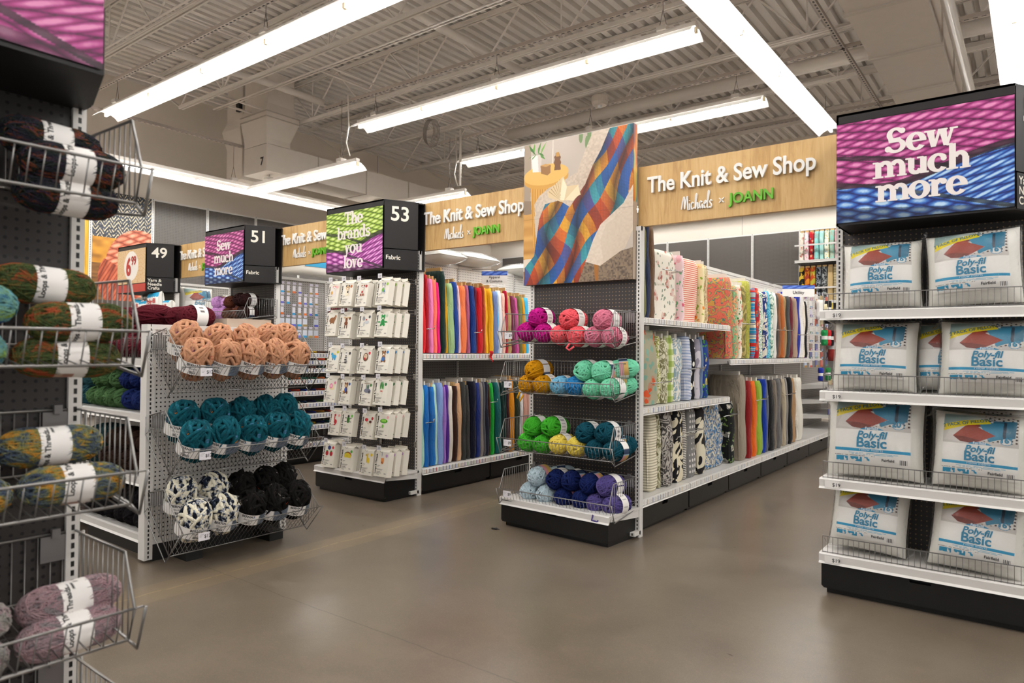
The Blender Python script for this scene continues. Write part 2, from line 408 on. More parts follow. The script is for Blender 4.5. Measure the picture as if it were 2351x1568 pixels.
# ------------------------------------------------------------------ printed pictures (canvases of vertex colour)
class Canvas:
    def __init__(s, w, h, bg='ffffff'):
        s.w, s.h = w, h; s.U, s.V = np.meshgrid((np.arange(w)+.5)/w, (np.arange(h)+.5)/h)
        s.C = np.zeros((h, w, 3)); s.C[:] = s.rgb(bg)
    def rgb(s, c): return np.array([int(c[i:i+2], 16)/255 for i in (0, 2, 4)]) if isinstance(c, str) else np.array(c)
    def mask(s, pts):
        m = np.zeros((s.h, s.w), bool); n = len(pts)
        for i in range(n):
            x0, y0 = pts[i]; x1, y1 = pts[(i+1) % n]
            if y0 == y1: continue
            c = ((y0 > s.V) != (y1 > s.V)) & (s.U < (x1-x0)*(s.V-y0)/(y1-y0)+x0); m ^= c
        return m
    def poly(s, pts, c, a=1.):
        m = s.mask(pts); s.C[m] = s.C[m]*(1-a)+s.rgb(c)*a; return m
    def ell(s, cx, cy, rx, ry, c, a=1.):
        m = ((s.U-cx)/rx)**2+((s.V-cy)/ry)**2 < 1; s.C[m] = s.C[m]*(1-a)+s.rgb(c)*a; return m
    def put(s, m, arr): s.C[m] = np.clip(arr, 0, 1)[m]
    def noise(s, fx, fy, seed=0):
        r = np.random.default_rng(seed); g = r.random((int(fy)+3, int(fx)+3)); x = s.U*fx; y = s.V*fy
        xi = x.astype(int); yi = y.astype(int); xf = x-xi; yf = y-yi; xf = xf*xf*(3-2*xf); yf = yf*yf*(3-2*yf)
        return (g[yi, xi]*(1-xf)+g[yi, xi+1]*xf)*(1-yf)+(g[yi+1, xi]*(1-xf)+g[yi+1, xi+1]*xf)*yf
    def ramp(s, t, cols):
        t = np.clip(t, 0, .9999)*(len(cols)-1); i = t.astype(int); f = (t-i)[..., None]; A = np.array([s.rgb(c) for c in cols])
        return A[i]*(1-f)+A[np.minimum(i+1, len(cols)-1)]*f
    def rope(s, along, across, cols, ply=1.3, seed=0):
        """twisted plies: along / across are running coordinates in strand widths"""
        row = np.floor(across); c = across-row; p = (along*ply + c*1.1 + row*.37) % 1
        val = np.sin(PI*np.clip(c, 0, 1))**.55*(.25+.75*np.sin(PI*p)**.8)
        val = val*(.78+.44*s.noise(14, 14, seed))+.12*(s.noise(90, 90, seed+1)-.5)
        return s.ramp(val, cols)
    def mesh(s, name, w, h, parent=None, M=None, fn=None, mt=None):
        """a sheet w x h metres in the local XZ plane facing -Y, centred"""
        W, H = s.w, s.h; x = (np.arange(W)/(W-1)-.5)*w; z = (.5-np.arange(H)/(H-1))*h
        X, Z = np.meshgrid(x, z); P = np.stack([X, np.zeros_like(X), Z], -1).reshape(-1, 3)
        if fn is not None: P = fn(P)
        i = np.arange(W*H).reshape(H, W); q = np.stack([i[1:, :-1], i[1:, 1:], i[:-1, 1:], i[:-1, :-1]], -1).reshape(-1, 4)
        me = np_mesh(name, P, q, smooth=True)
        c = s.C.reshape(-1, 3); L = np.where(c <= .04045, c/12.92, ((c+.055)/1.055)**2.4)
        at = me.color_attributes.new('Col', 'FLOAT_COLOR', 'POINT'); at.data.foreach_set('color', np.concatenate([L, np.ones((len(L), 1))], 1).astype(np.float32).ravel())
        me.materials.append(mt or vcol()); return link(name, me, parent, M)
def np_mesh(name, P, q, smooth=False):
    me = bpy.data.meshes.new(name); me.vertices.add(len(P)); me.vertices.foreach_set('co', np.asarray(P, np.float32).ravel())
    me.loops.add(q.size); me.loops.foreach_set('vertex_index', q.astype(np.int32).ravel())
    me.polygons.add(len(q)); me.polygons.foreach_set('loop_start', np.arange(0, q.size, q.shape[1], dtype=np.int32))
    if smooth: me.polygons.foreach_set('use_smooth', np.ones(len(q), bool))
    me.update(calc_edges=True); me.validate(); return me
# ------------------------------------------------------------------ yarn
def skein_mesh(name, L, Rr, n, sr, segs=22, sides=5, seed=1, inc=(58, 90), waist=.0, jit=.03, p=2.3, axial=False, heart=.93):
    """strands wound round a barrel: each loop is a tilted belt round a superellipsoid; the axis is Z"""
    g = np.random.default_rng(seed); Vs = []; Q = []; A = []; base = 0
    t = np.linspace(0, 2*PI, segs, endpoint=False)
    for k in range(n):
        ph = k*2.39996+g.uniform(-.2, .2); ic = math.radians(g.uniform(*inc))
        nn = np.array([math.sin(ic)*math.cos(ph), math.sin(ic)*math.sin(ph), math.cos(ic)])
        u = np.cross(nn, [0, 0, 1.]) if abs(nn[2]) < .99 else np.array([1., 0, 0]); u /= np.linalg.norm(u); w = np.cross(nn, u)
        off = nn*g.uniform(-.55, .55)*(1 if not axial else .8)
        d = np.outer(np.cos(t), u)+np.outer(np.sin(t), w)+off; d /= np.linalg.norm(d, axis=1)[:, None]
        def surf(d):
            r = np.sqrt(d[:, 0]**2+d[:, 1]**2)
            return 1/((r/Rr)**p+(np.abs(d[:, 2])/(L/2))**p)**(1/p)
        s = surf(d); lay = 1+g.uniform(-jit, jit*.4)+.012*np.sin(3*t+g.uniform(0, 6))
        P = d*(s*lay)[:, None]
        if waist: P[:, :2] *= (1-waist*np.exp(-(P[:, 2]/(L*.2))**2))[:, None]
        tan = np.roll(P, -1, 0)-np.roll(P, 1, 0); tan /= np.linalg.norm(tan, axis=1)[:, None]
        out = P/np.array([Rr**2, Rr**2, (L/2)**2]); out /= np.linalg.norm(out, axis=1)[:, None]
        sd = np.cross(tan, out); sd /= np.linalg.norm(sd, axis=1)[:, None]+1e-9
        rings = np.stack([P+sr*(math.cos(2*PI*j/sides)*out+math.sin(2*PI*j/sides)*sd) for j in range(sides)], 1).reshape(-1, 3)
        Vs.append(rings); i = np.arange(segs); j = np.arange(sides); I, J = np.meshgrid(i, j, indexing='ij')
        q = np.stack([I*sides+J, I*sides+(J+1) % sides, ((I+1) % segs)*sides+(J+1) % sides, ((I+1) % segs)*sides+J], -1).reshape(-1, 4)+base
        Q.append(q); base += segs*sides; st = k*.37
        tc = np.minimum(t, 2*PI-t)*.9
        A.append(np.repeat(np.stack([st+tc, np.full(segs, k*.031), np.zeros(segs)], -1), sides, 0))
    # solid heart so nothing shows through
    nu, nv = 16, 10; th = np.linspace(0, 2*PI, nu, endpoint=False); fi = np.linspace(-PI/2*.98, PI/2*.98, nv)
    F, H = np.meshgrid(fi, th, indexing='ij'); d = np.stack([np.cos(F)*np.cos(H), np.cos(F)*np.sin(H), np.sin(F)], -1).reshape(-1, 3)
    r = np.sqrt(d[:, 0]**2+d[:, 1]**2); s = heart/((r/Rr)**p+(np.abs(d[:, 2])/(L/2))**p)**(1/p); Pc = d*s[:, None]
    if waist: Pc[:, :2] *= (1-waist*np.exp(-(Pc[:, 2]/(L*.2))**2))[:, None]
    Vs.append(Pc); i = np.arange(nv-1); j = np.arange(nu); I, J = np.meshgrid(i, j, indexing='ij')
    Q.append(np.stack([I*nu+J, I*nu+(J+1) % nu, (I+1)*nu+(J+1) % nu, (I+1)*nu+J], -1).reshape(-1, 4)+base); A.append(np.tile([.5, .5, 0], (nu*nv, 1)))
    me = np_mesh(name, np.concatenate(Vs), np.concatenate(Q), True)
    at = me.attributes.new('strand', 'FLOAT_VECTOR', 'POINT'); at.data.foreach_set('vector', np.concatenate(A).astype(np.float32).ravel()); return me
def band_mesh(name, Rr, L, kind, seed=0, nu=64, nv=24, a_span=2*PI, z0=0.):
    """paper band wrapped round a skein, printed in vertex colour"""
    C = Canvas(nu+1, nv+1, 'ece8e4'); U, V = C.U, C.V; g = random.Random(seed)
    if kind == 'photo':       # navy edge, gold and pink picture
        m = (U > .12) & (U < .45); C.C[m] = C.rgb('c9a35c'); m = (U > .12) & (U < .45) & (V > .55); C.C[m] = C.rgb('c58a94')
        m = (U > .12) & (U < .2); C.C[m] = C.rgb('1f3350'); C.C[(U > .2) & (U < .22)] = C.rgb('8fb0c0')
        for k in range(7): C.C[(abs(U-(.55+.055*k)) < .006) & (V > .2) & (V < .8)] = C.rgb('a8a4a4')
    elif kind == 'blanket':   # dark knitted picture beside the name
        m = (U > .78) & (U < .98); C.C[m] = C.rgb('39424f'); st = (np.sin(V*60+U*25) > .2) & m; C.C[st] = C.rgb('6d7a8a')
        C.C[(U > .72) & (U < .74) & (V > .2) & (V < .3)] = C.rgb('3b6fd0')
    elif kind == 'plain':
        for k in range(8): C.C[(abs(U-(.1+.05*k)) < .008) & (V > .25) & (V < .85)] = C.rgb('a9a5a2')
        m = (U > .6) & (U < .72) & (V > .3) & (V < .7); C.C[m & (((U*160).astype(int)) % 2 == 0)] = C.rgb('4a4644')
    elif kind == 'scape':
        U = (U+.5) % 1.; m = (U > .30) & (U < .47) & (V > .38); n = C.noise(9, 6, seed); C.put(m, C.ramp(n, ['5c3a34', 'a3705c', 'b79a86', '6b6a50']))
        for k in range(9): C.C[(abs(U-(.58+.022*k)) < .004) & (V > .32) & (V < .9-.2*(k % 3))] = C.rgb('77736f')
        m = (U > .76) & (U < .84) & (V > .42) & (V < .72); C.C[m & (((V*90).astype(int)) % 2 == 0)] = C.rgb('3d3936')
    W, H = nu+1, nv+1; a = U*a_span; z = (.5-V)*L+z0
    X = np.stack([Rr*np.cos(a), Rr*np.sin(a), z], -1).reshape(-1, 3); i = np.arange(W*H).reshape(H, W)
    q = np.stack([i[1:, :-1], i[1:, 1:], i[:-1, 1:], i[:-1, :-1]], -1).reshape(-1, 4); me = np_mesh(name, X, q, True)
    c = C.C.reshape(-1, 3); Lc = np.where(c <= .04045, c/12.92, ((c+.055)/1.055)**2.4)
    at = me.color_attributes.new('Col', 'FLOAT_COLOR', 'POINT'); at.data.foreach_set('color', np.concatenate([Lc, np.ones((len(Lc), 1))], 1).astype(np.float32).ravel())
    me.materials.append(vcol(.5)); return me
def axisM(loc, d, roll=0.):
    """local Z along direction d"""
    z = Vector(d).normalized(); x = Vector((0, 0, 1)).cross(z); x = x.normalized() if x.length > 1e-3 else Vector((1, 0, 0)); y = z.cross(x)
    return T(loc) @ Matrix((x, y, z)).transposed().to_4x4() @ R('Z', math.degrees(roll))
ORD = ['leftmost', 'second', 'third', 'fourth', 'fifth', 'sixth', 'seventh', 'rightmost']
def order(i, n): return 'leftmost' if i == 0 else 'rightmost' if i == n-1 else ORD[i] + ' from left'

# ------------------------------------------------------------------ wire baskets (local: width along X, outward -Y, z up, origin at back left)
def basket(label, M, w, prof, group, spacing=.027, wr=.0016, fr=.0034, tagtext=None, tag_x=.045, brackets=True, category='wire basket'):
    t = thing('wire_basket', label, category, M=M, group=group); wire = mat('8c8a88', .38, .85)
    P = {k: (-d, z) for k, (d, z) in prof.items()}; bt, ap, rim, fb, bb = P['back'], P['apex'], P['rim'], P['foot'], P['heel']
    f = MB()
    for p in (bt, rim, fb, bb): f.tube([(0, *p), (w, *p)], fr)
    f.tube([(0, *bb), (w, *bb)], fr*.8); mid = ((fb[0]+bb[0])/2, (fb[1]+bb[1])/2); f.tube([(0, *mid), (w, *mid)], fr*.7)
    for x in (0, w): f.tube([(x, *q) for q in (bt, ap, rim, fb, bb)], fr, closed=True)
    e = .022   # the hanging frame stands a little outside the basket
    for x in (-e, w+e):
        f.tube([(x, .0, bt[1]-.005), (x, .0, bb[1]-.03), (x, fb[0]-.0, fb[1]-.028), (x, rim[0]-.012, rim[1]+.002)], fr*1.1)
        for p in (bb, fb, rim): f.tube([(x, p[0], p[1]-(.03 if p is not rim else 0)), (w/2+(w/2)*(1 if x > 0 else -1), *p)], fr*.8)
    f.done('frame', wire, t, True)
    n = max(2, int(w/spacing)); m = MB()
    for i in range(1, n):
        x = w*i/n; m.tube([(x, *rim), (x, *fb), (x, *bb), (x, *bt)], wr, 4)
    m.done('mesh_wires', wire, t, True)
    s = MB(); top = [bt, ap, rim]; bot = [bb, fb, rim]
    def at(poly, y):
        for a, b in zip(poly, poly[1:]):
            if min(a[0], b[0])-1e-6 <= y <= max(a[0], b[0])+1e-6 and abs(a[0]-b[0]) > 1e-6: return a[1]+(b[1]-a[1])*(y-a[0])/(b[0]-a[0])
        return poly[-1][1]
    ys = np.arange(bt[0]-spacing, rim[0]+.01, -spacing)
    for x in (0, w):
        s = MB()
        for y in ys: s.tube([(x, y, at(bot, y)), (x, y, at(top, y))], wr, 4)
        s.done('side_wires', wire, t, True)
    if brackets:
        for x in (.05, w-.05):
            b = MB(); b.box(x-.035, x+.035, -.004, 0, bt[1]-.075, bt[1]-.005); b.box(x-.01, x+.01, -.012, .004, bt[1]-.01, bt[1]+.014)
            b.done('hanging_plate', mat('7d7a79', .45, .5), t)
    if tagtext:
        g = MB(); y = rim[0]-.006; g.box(tag_x-.005, tag_x+.062, y-.002, y, rim[1]-.052, rim[1]-.008); pt = g.done('price_ticket', mat('dedbe0', .4), t)
        text(tagtext, .026, mat('202020'), pt, T((tag_x+.048, y-.0026, rim[1]-.038)), bold=.015)
        q = MB()
        for k in range(3): q.box(tag_x+.002, tag_x+.026-.006*k, y-.0026, y-.002, rim[1]-.018-.007*k, rim[1]-.0165-.007*k)
        q.done('ticket_print', mat('8b8886'), pt)
    return t

# ------------------------------------------------------------------ shop fixtures (same local frame: back plane y=0, outward -Y)
WHITE = 'd9d6d2'
def shelf_part(parent, x0, x1, z, depth, name='shelf', strip=None, lip=.052, axis='x', back=0.):
    g = MB(); g.prism([(back, z), (-depth+.012, z), (-depth, z-.006), (-depth+.004, z-lip+.01), (-depth-.008, z-lip), (-depth+.006, z-lip), (-depth+.02, z-.018), (back, z-.018)], x0, x1)
    g.prism([(back, z-.018), (-depth+.03, z-.018), (-depth+.03, z-.04), (back, z-.07)], x0+.004, x0+.012); g.prism([(back, z-.018), (-depth+.03, z-.018), (-depth+.03, z-.04), (back, z-.07)], x1-.012, x1-.004)
    sh = g.done(name, mat(WHITE, .3, 0, .5), parent)
    if strip:
        s = MB(); s.box(x0+.004, x1-.004, -depth-.0035, -depth+.001, z-lip+.012, z-.006); s.done('ticket_strip', strip, sh)
    return sh
def post(parent, x, z1=2.1, w=.034, z0=.0, y0=-.018, y1=.03):
    g = MB(); g.box(-w/2, w/2, y0, y1, z0, z1); g.box(-w/2-.0005, w/2+.0005, y0+.02, y1, z0, z1); g.box(-w/2, w/2, -.09, 0, z0+.02, z0+.045)
    return g.done('upright', slotmat(), parent, M=T((x, 0, 0)))
def kick_box(parent, x0, x1, depth, label=True, h0=.03, h1=.165, name='toe_drawer', side=.02):
    g = MB(); g.box(x0+side, x1-side, -depth+.03, 0, 0, h1); d = -depth
    zc = h1-.028; c = (x0+x1)/2; k = .05
    g.prism([(x0+.012, h0), (x1-.012, h0), (x1, h0+.012), (x1, h1-.012), (x1-.006, h1), (c+k, h1), (c+k-.006, zc), (c-k+.006, zc), (c-k, h1), (x0+.006, h1), (x0, h1-.012), (x0, h0+.012)], d, d+.03, 'y')
    return g.done(name, mat('0c0b0b', .42, 0, .4), parent)
def endcap(label, M, w, peg=('332f2f', '8a7556'), depth=.4, base=True, ztop=2.1, shelves=(), skew=0., strip=None, lipz=.205):
    t = thing('endcap_display', label, 'shop shelving', M=M)
    g = MB(); g.box(.018, w-.018, -.006, .02, .06, ztop-.002); g.done('pegboard', pegmat(*peg, r=.19 if peg[1] == '0c0a09' else .14), t)
    post(t, .017, ztop); post(t, w-.017, ztop)
    g = MB(); g.box(0, w, -.02, .03, ztop-.03, ztop); g.done('top_rail', mat(WHITE, .4), t)
    if base:
        sk = T((w, 0, 0)) @ R('Z', skew) @ T((-w, 0, 0))
        a = shelf_part(t, .0, w, lipz, depth, 'base_deck'); a.matrix_local = sk
        b = kick_box(t, .01, w-.01, depth-.012); b.matrix_local = sk
    for z, d in shelves: shelf_part(t, .0, w, z, d, strip=strip)
    return t
def bay(label, M, w, shelves, peg_hi=('e6e2dc', '8b857c'), peg_lo=('7b7673', '3a3735'), depth=.42, split=1.15, ztop=2.1, strip=None, group=None, base=True, name='gondola_bay', foot=True):
    t = thing(name, label, 'shop shelving', M=M, group=group)
    g = MB(); g.box(.0, w, -.004, .012, split, ztop-.02); g.done('upper_panel', pegmat(*peg_hi), t)
    g = MB(); g.box(.0, w, -.004, .012, .1, split); g.done('lower_panel', pegmat(*peg_lo), t)
    g = MB(); g.box(0, w, -.012, .02, ztop-.03, ztop); g.box(0, w, -.008, 0, split-.012, split+.012); g.done('top_rail', mat(WHITE, .4), t)
    g = MB(); g.box(-.012, .012, -.016, .012, 0, ztop-.01); g.done('upright', slotmat(), t)
    if base:
        shelf_part(t, .004, w-.004, .225, depth, 'base_deck', strip); kick_box(t, .012, w-.006, depth-.01)
    for z, d in shelves: shelf_part(t, .004, w-.004, z, d, strip=strip)
    return t
def header_box(label, num, cap, M, w=.745, y=.35, z0=1.92, z1=2.505, pic=None, redbar=False, s=.14):
    """black three-sided header: picture on the front, aisle number on the slanted sides"""
    t = thing('aisle_sign', label, 'sign', M=M); blk = mat('1d1a1a', .45, 0, .3)
    g = MB(); yb = -y+.27
    P = [(0, -y), (w, -y), (w+s, yb), (w+s, 0), (0, 0)]
    g.prism(P, z0, z0+.012, 'z'); g.prism(P, z1-.012, z1, 'z')
    g.box(0, w, -y, -y+.012, z1-.05, z1); g.box(0, w+s, -.012, 0, z0, z1); g.box(0, .01, -y, 0, z0, z1); g.box(.01, w-.01, -y+.002, -y+.006, z0, z1); g.done('housing', blk, t)
    d = Vector((s, yb+y, 0)); L = d.length; ang = math.degrees(math.atan2(d.y, d.x))
    for side in (0,):
        Mx = T((w, -y, 0)) @ R('Z', ang) if side == 0 else T((-s, yb, 0)) @ R('Z', -ang)
        g = MB(); zc = z0+.175; g.box(.008, L-.004, 0, .008, zc+.004, z1-.006); np_ = g.done('number_panel', blk, t, M=Mx)
        if num: text(num, .17 if len(num) < 3 else .14, mat('ece6d8', .4), np_, T((L*.47, -.0015, z1-.17)), bold=.018, sx=1.0)
        g = MB(); g.box(.008, L-.004, -.004, .008, z0+.004, zc-.004); cp = g.done('category_panel', blk, t, M=Mx)
        for k, ln in enumerate(cap): text(ln, .052, mat('ece6d8', .4), cp, T((.02, -.0055, zc-.055-.047*k-(.035 if len(cap) == 1 else 0))), bold=.02, align='LEFT')
    if pic: pic(t, w, -y-.006, z0+(.11 if redbar else .012), z1-.055)
    return t
def yarn_print(parent, w, y, za, zb, kind, res=(300, 230)):
    C = Canvas(*res); U, V = C.U, C.V
    pink = ['2a0322', '7d145c', 'ab3a80', 'e290be']; blue = ['040b2e', '0f2f82', '3c74c4', 'bcdaf2']; green = ['2c3a0c', '6f8f22', 'a6c54a', 'dcea9a']; mag = ['3a0a36', '8a2a7e', 'bb58ad', 'eeb4e2']
    A, B = {'pb': (pink, blue), 'gm': (green, mag), 'pk': (pink, pink)}[kind]
    n = C.noise(3, 3, 3)*.08
    C.C[:] = C.rope(U*10+V*2, V*12-U*3+n*9, A, 1.2, 1)
    m = V > .30+.30*U+n; dk = (np.abs(V-(.30+.30*U+n)) < .022) & (U < .8); C.put(m & (U < .8), C.rope(U*9-V*3, V*13-U*5+1.5, A, 1.25, 4))
    C.C[dk] *= .4
    m = V > .62+.06*np.sin(U*5)-.22*np.clip(U-.35, 0, 1)+n*.5; C.put(m, C.rope(U*9+V*5, V*13+U*4, B, 1.25, 7))
    dk = np.abs(V-(.62+.06*np.sin(U*5)-.22*np.clip(U-.35, 0, 1))) < .035; C.C[dk] *= .35
    m = V > .60+.42*(U-.12); C.put(m & (V > .66), C.rope(U*9-V*4, V*12-U*5.5, B, 1.25, 9))
    dk = (np.abs(V-(.62+.42*(U-.12))) < .02) & (V > .66); C.C[dk] *= .4
    m = (V > .85+.12*U) | ((V > .9-.0*U) & (U < .3)); C.C[m] *= .62
    return C.mesh('picture', w-.004, zb-za, parent, T((w/2, y, (za+zb)/2)))
# ================================================================== camera
F_PX = 1586.06
yaw, pit, rol = [math.radians(a) for a in (37.2616, .75, .5036)]
fw = Vector((-math.sin(yaw)*math.cos(pit), math.cos(yaw)*math.cos(pit), math.sin(pit)))
rt = Vector((math.cos(yaw), math.sin(yaw), 0)); up = rt.cross(fw)
r2 = rt*math.cos(rol)+up*math.sin(rol); u2 = -rt*math.sin(rol)+up*math.cos(rol)
cam = bpy.data.objects.new('camera', bpy.data.cameras.new('camera')); COL.objects.link(cam)
cam.matrix_world = T((0, 0, 1.25)) @ Matrix((r2, u2, -fw)).transposed().to_4x4()
cam.data.sensor_width = 36; cam.data.lens = F_PX/2351*36; cam.data.clip_end = 80; cam.data.clip_start = .05
cam.data.dof.use_dof = True; cam.data.dof.focus_distance = 5.2; cam.data.dof.aperture_fstop = 3.5
sc = bpy.context.scene; sc.camera = cam
sc.view_settings.view_transform = 'Standard'; sc.view_settings.look = 'None'; sc.view_settings.gamma = 1; sc.view_settings.exposure = EXPOSURE = 1.15
sc.view_settings.use_curve_mapping = False
sc.cycles.use_denoising = True; sc.cycles.max_bounces = 7; sc.cycles.diffuse_bounces = 4; sc.cycles.glossy_bounces = 3; sc.cycles.transparent_max_bounces = 12; sc.cycles.sample_clamp_indirect = 6
w = bpy.data.worlds.new('store_air'); sc.world = w; w.use_nodes = True
w.node_tree.nodes['Background'].inputs[0].default_value = (1, .97, .94, 1); w.node_tree.nodes['Background'].inputs[1].default_value = .3

# ================================================================== shell
XL, XR, YB, YF, ZD = -11.4, 6.5, 14.05, -4.5, 5.45
def floor_mat():
    n = NT('polished_concrete'); v = n.obj(); x, y, z = n.sep(v)
    big = n.noise(v, .55, 4, .6, 1.); mid = n.noise(v, 3.2, 5, .65, .6); fine = n.math('ADD', n.math('MULTIPLY', n.noise(v, 85, 2, .7), .6), n.math('MULTIPLY', n.noise(v, 16, 5, .7), .4)); agg = n.noise(v, 260, 1)
    c = n.ramp(n.math('ADD', n.math('MULTIPLY', big, .55), n.math('MULTIPLY', mid, .45)), [(.28, '4f463c'), (.5, '62574b'), (.72, '74685a')])
    c = n.mix(n.math('MULTIPLY', n.math('SUBTRACT', fine, .42), .7), c, '857865')
    c = n.mix(n.math('MULTIPLY', n.math('GREATER_THAN', agg, .66), .3), c, 'a89a84')
    wob = n.math('MULTIPLY', n.math('SUBTRACT', n.noise(v, 6., 4), .5), .035)
    def seam(q, p, wd, lim=None):
        d = n.math('ABSOLUTE', n.math('ADD', n.math('SUBTRACT', q, p), wob)); k = n.math('LESS_THAN', d, wd); return k
    s1 = n.math('MULTIPLY', seam(x, -3.59, .0075), n.math('GREATER_THAN', n.noise(v, 19, 3), .42)); c = n.mix(n.math('MULTIPLY', s1, .55), c, '9c8460')
    halo = n.math('LESS_THAN', n.math('ABSOLUTE', n.math('SUBTRACT', x, -3.59)), .13); c = n.mix(n.math('MULTIPLY', n.math('MULTIPLY', halo, mid), .35), c, 'a08a66')
    for q, p in ((y, 2.1), (x, .1), (y, 7.6)): c = n.mix(n.math('MULTIPLY', seam(q, p, .0035), .55), c, '3f362c')
    n.color(c); rr = n.math('ADD', n.math('MULTIPLY', mid, .12), .24); n.link(rr, n.b.inputs['Roughness']); n.b.inputs['Specular IOR Level'].default_value = .55
    n.bump(fine, .06, .002); return n.m
g = MB(); g.quad([(XL, YF, 0), (XR, YF, 0), (XR, YB, 0), (XL, YB, 0)]); struct(g.done('floor', floor_mat()), 'polished brown concrete floor')
def wallmat():
    n = NT('painted_wall'); n.color(n.mix(n.math('MULTIPLY', n.noise(n.obj(), 1.2, 2), .3), 'e6dccf', 'dcd1c4')); return n.set(.7, spec=.2)
WM = wallmat()
g = MB(); g.box(XL-.2, XL, YF, YB, 0, 6.0); struct(g.done('wall_left', WM), 'tall beige side wall')
g = MB(); g.box(XL-.2, XR, YB, YB+.2, 0, 6.0); struct(g.done('wall_back', WM), 'tall beige end wall')
# vertical panel joints on the end wall
g = MB()
for x in (-9.6, -7.2, -4.8, -2.4): g.box(x-.004, x+.004, YB-.003, YB, 0, 5.6)
struct(g.done('trim_1', mat('a89d90', .8)), 'wall panel joints')
# ribbed steel deck, ribs run along Y
def deck():
    g = MB(); p = .155; x = XL; prof = []
    while x < XR: prof += [(x, ZD), (x+p*.52, ZD), (x+p*.60, ZD+.075), (x+p*.92, ZD+.075)]; x += p
    pts = prof
    for (x0, z0), (x1, z1) in zip(pts, pts[1:]): g.quad([(x0, YF, z0), (x1, YF, z1), (x1, YB, z1), (x0, YB, z0)])
    return g
struct(deck().done('ceiling', mat('e8e2dc', .6, noise=.06)), 'ribbed steel roof deck painted grey-white')
def joist(y, x0=XL+.3, x1=XR):
    g = MB(); zt, zb = ZD-.01, 4.78
    for dy in (-.032, .012): g.box(x0, x1, y+dy, y+dy+.022, zt-.05, zt); g.box(x0+1.0, x1, y+dy, y+dy+.022, zb, zb+.045)
    g.box(x0, x1, y-.045, y+.045, zt-.006, zt)
    x = x0+1.0; k = 0; s = 1.15
    while x < x1-s:
        g.tube([(x, y, zb+.02), (x+s/2, y, zt-.03)], .013, 5); g.tube([(x+s/2, y, zt-.03), (x+s, y, zb+.02)], .013, 5)
        if k % 2 == 0: g.tube([(x+s, y, zb+.02), (x+s, y, zt-.03)], .010, 5)
        x += s; k += 1
    g.tube([(x0, y, zt-.03), (x0+1.0, y, zb+.02)], .015, 5)
    return g.done('ceiling_joist', JM)
JM = mat('e2dad2', .55)
for y in (.65, 2.15, 3.65, 5.12, 6.6, 8.1, 9.6, 11.1, 12.6): struct(joist(y), 'steel bar joist under the roof deck')['group'] = 'roof joists'
# bridging lines, pipes and slotted channels
def pipe(name, label, pts, r, cat='pipe', m=None, grp=None): g = MB(); g.tube(pts, r, 10); return tag(g.done(name, m or JM, smooth=True), label, cat, grp)
for i, (x, z) in enumerate(((-9.55, 4.83), (-9.25, 4.83), (-7.35, 4.83), (-7.15, 4.83), (-4.9, 5.36), (-3.0, 5.36), (-1.1, 5.36), (1.2, 5.36))):
    g = MB(); g.box(x-.018, x+.018, YF, YB-.05, z-.004, z); g.box(x-.018, x-.014, YF, YB-.05, z, z+.03); struct(g.done('ceiling_bridging', JM), 'thin steel angle tying the joists')['group'] = 'roof bridging'
pipe('sprinkler_pipe', 'fat grey sprinkler pipe running front to back above the middle row of lights', [(-5.82, YF, 5.2), (-5.82, 12, 5.2)], .055)
pipe('sprinkler_pipe', 'fat grey sprinkler pipe near the riser duct, elbowed at its end', [(-9.0, 2, 5.12), (-9.0, 5.2, 5.12), (-8.7, 5.6, 5.02), (-8.7, 6.6, 5.02)], .05)
pipe('main_pipe', 'large horizontal pipe crossing behind the second row of lights', [(-7.2, 9.35, 4.95), (XR, 9.35, 4.95)], .09)
for i, (y, lab) in enumerate(((5.35, 'thin conduit pair running above the longest middle light row'), (7.95, 'thin conduit carried along the joist behind the middle lights'), (3.5, 'thin conduit above the nearest light row'))):
    g = MB(); g.tube([(-9.6, y, 4.74), (XR, y, 4.74)], .012, 6); g.tube([(-9.6, y+.06, 4.745), (XR, y+.06, 4.745)], .009, 6); tag(g.done('conduit', JM, smooth=True), lab, 'conduit', 'conduits along the joists')
def perfmat(a):
    n = NT('perforated_channel'); x, y, z = n.sep(n.obj()); q = x if a == 'x' else y
    k = n.math('LESS_THAN', n.math('FRACT', n.math('DIVIDE', q, .075)), .55); p = y if a == 'x' else x
    n.color(n.mix(n.math('MULTIPLY', k, n.math('LESS_THAN', n.math('ABSOLUTE', p), .009)), 'b3a89f', '2b2724')); return n.set(.5)
PX, PY = perfmat('x'), perfmat('y')
def channel(name, a, c, s0, s1, z, lab):
    g = MB(); q = .021
    if a == 'x': g.box(s0, s1, -q, q, -.02, .02); M = T((0, c, z))
    else: g.box(-q, q, s0, s1, -.02, .02); M = T((c, 0, z))
    return tag(g.done(name, PX if a == 'x' else PY, M=M), lab, 'strut channel')
channel('strut_channel', 'x', 3.97, -10.4, 2, 4.72, 'perforated steel channel holding the nearest light row')
channel('strut_channel', 'x', 6.26, -8.2, 2, 4.72, 'perforated steel channel holding the longest middle light row')
channel('strut_channel', 'x', 8.45, -8.2, 2, 4.72, 'perforated steel channel holding the farther light row')
channel('strut_channel', 'x', 10.65, -8.2, 2, 4.72, 'perforated steel channel crossing at the far end of the deck')
channel('strut_channel', 'y', -1.75, 0, 13, 4.72, 'perforated steel channel beside the lengthwise light row')
channel('strut_channel', 'y', -9.9, 1.5, 12.5, 4.4, 'perforated steel channel above the wall-side lights')
channel('strut_channel', 'y', -4.3, 4.6, 6.2, 5.3, 'short perforated channel between two joists, near the middle')
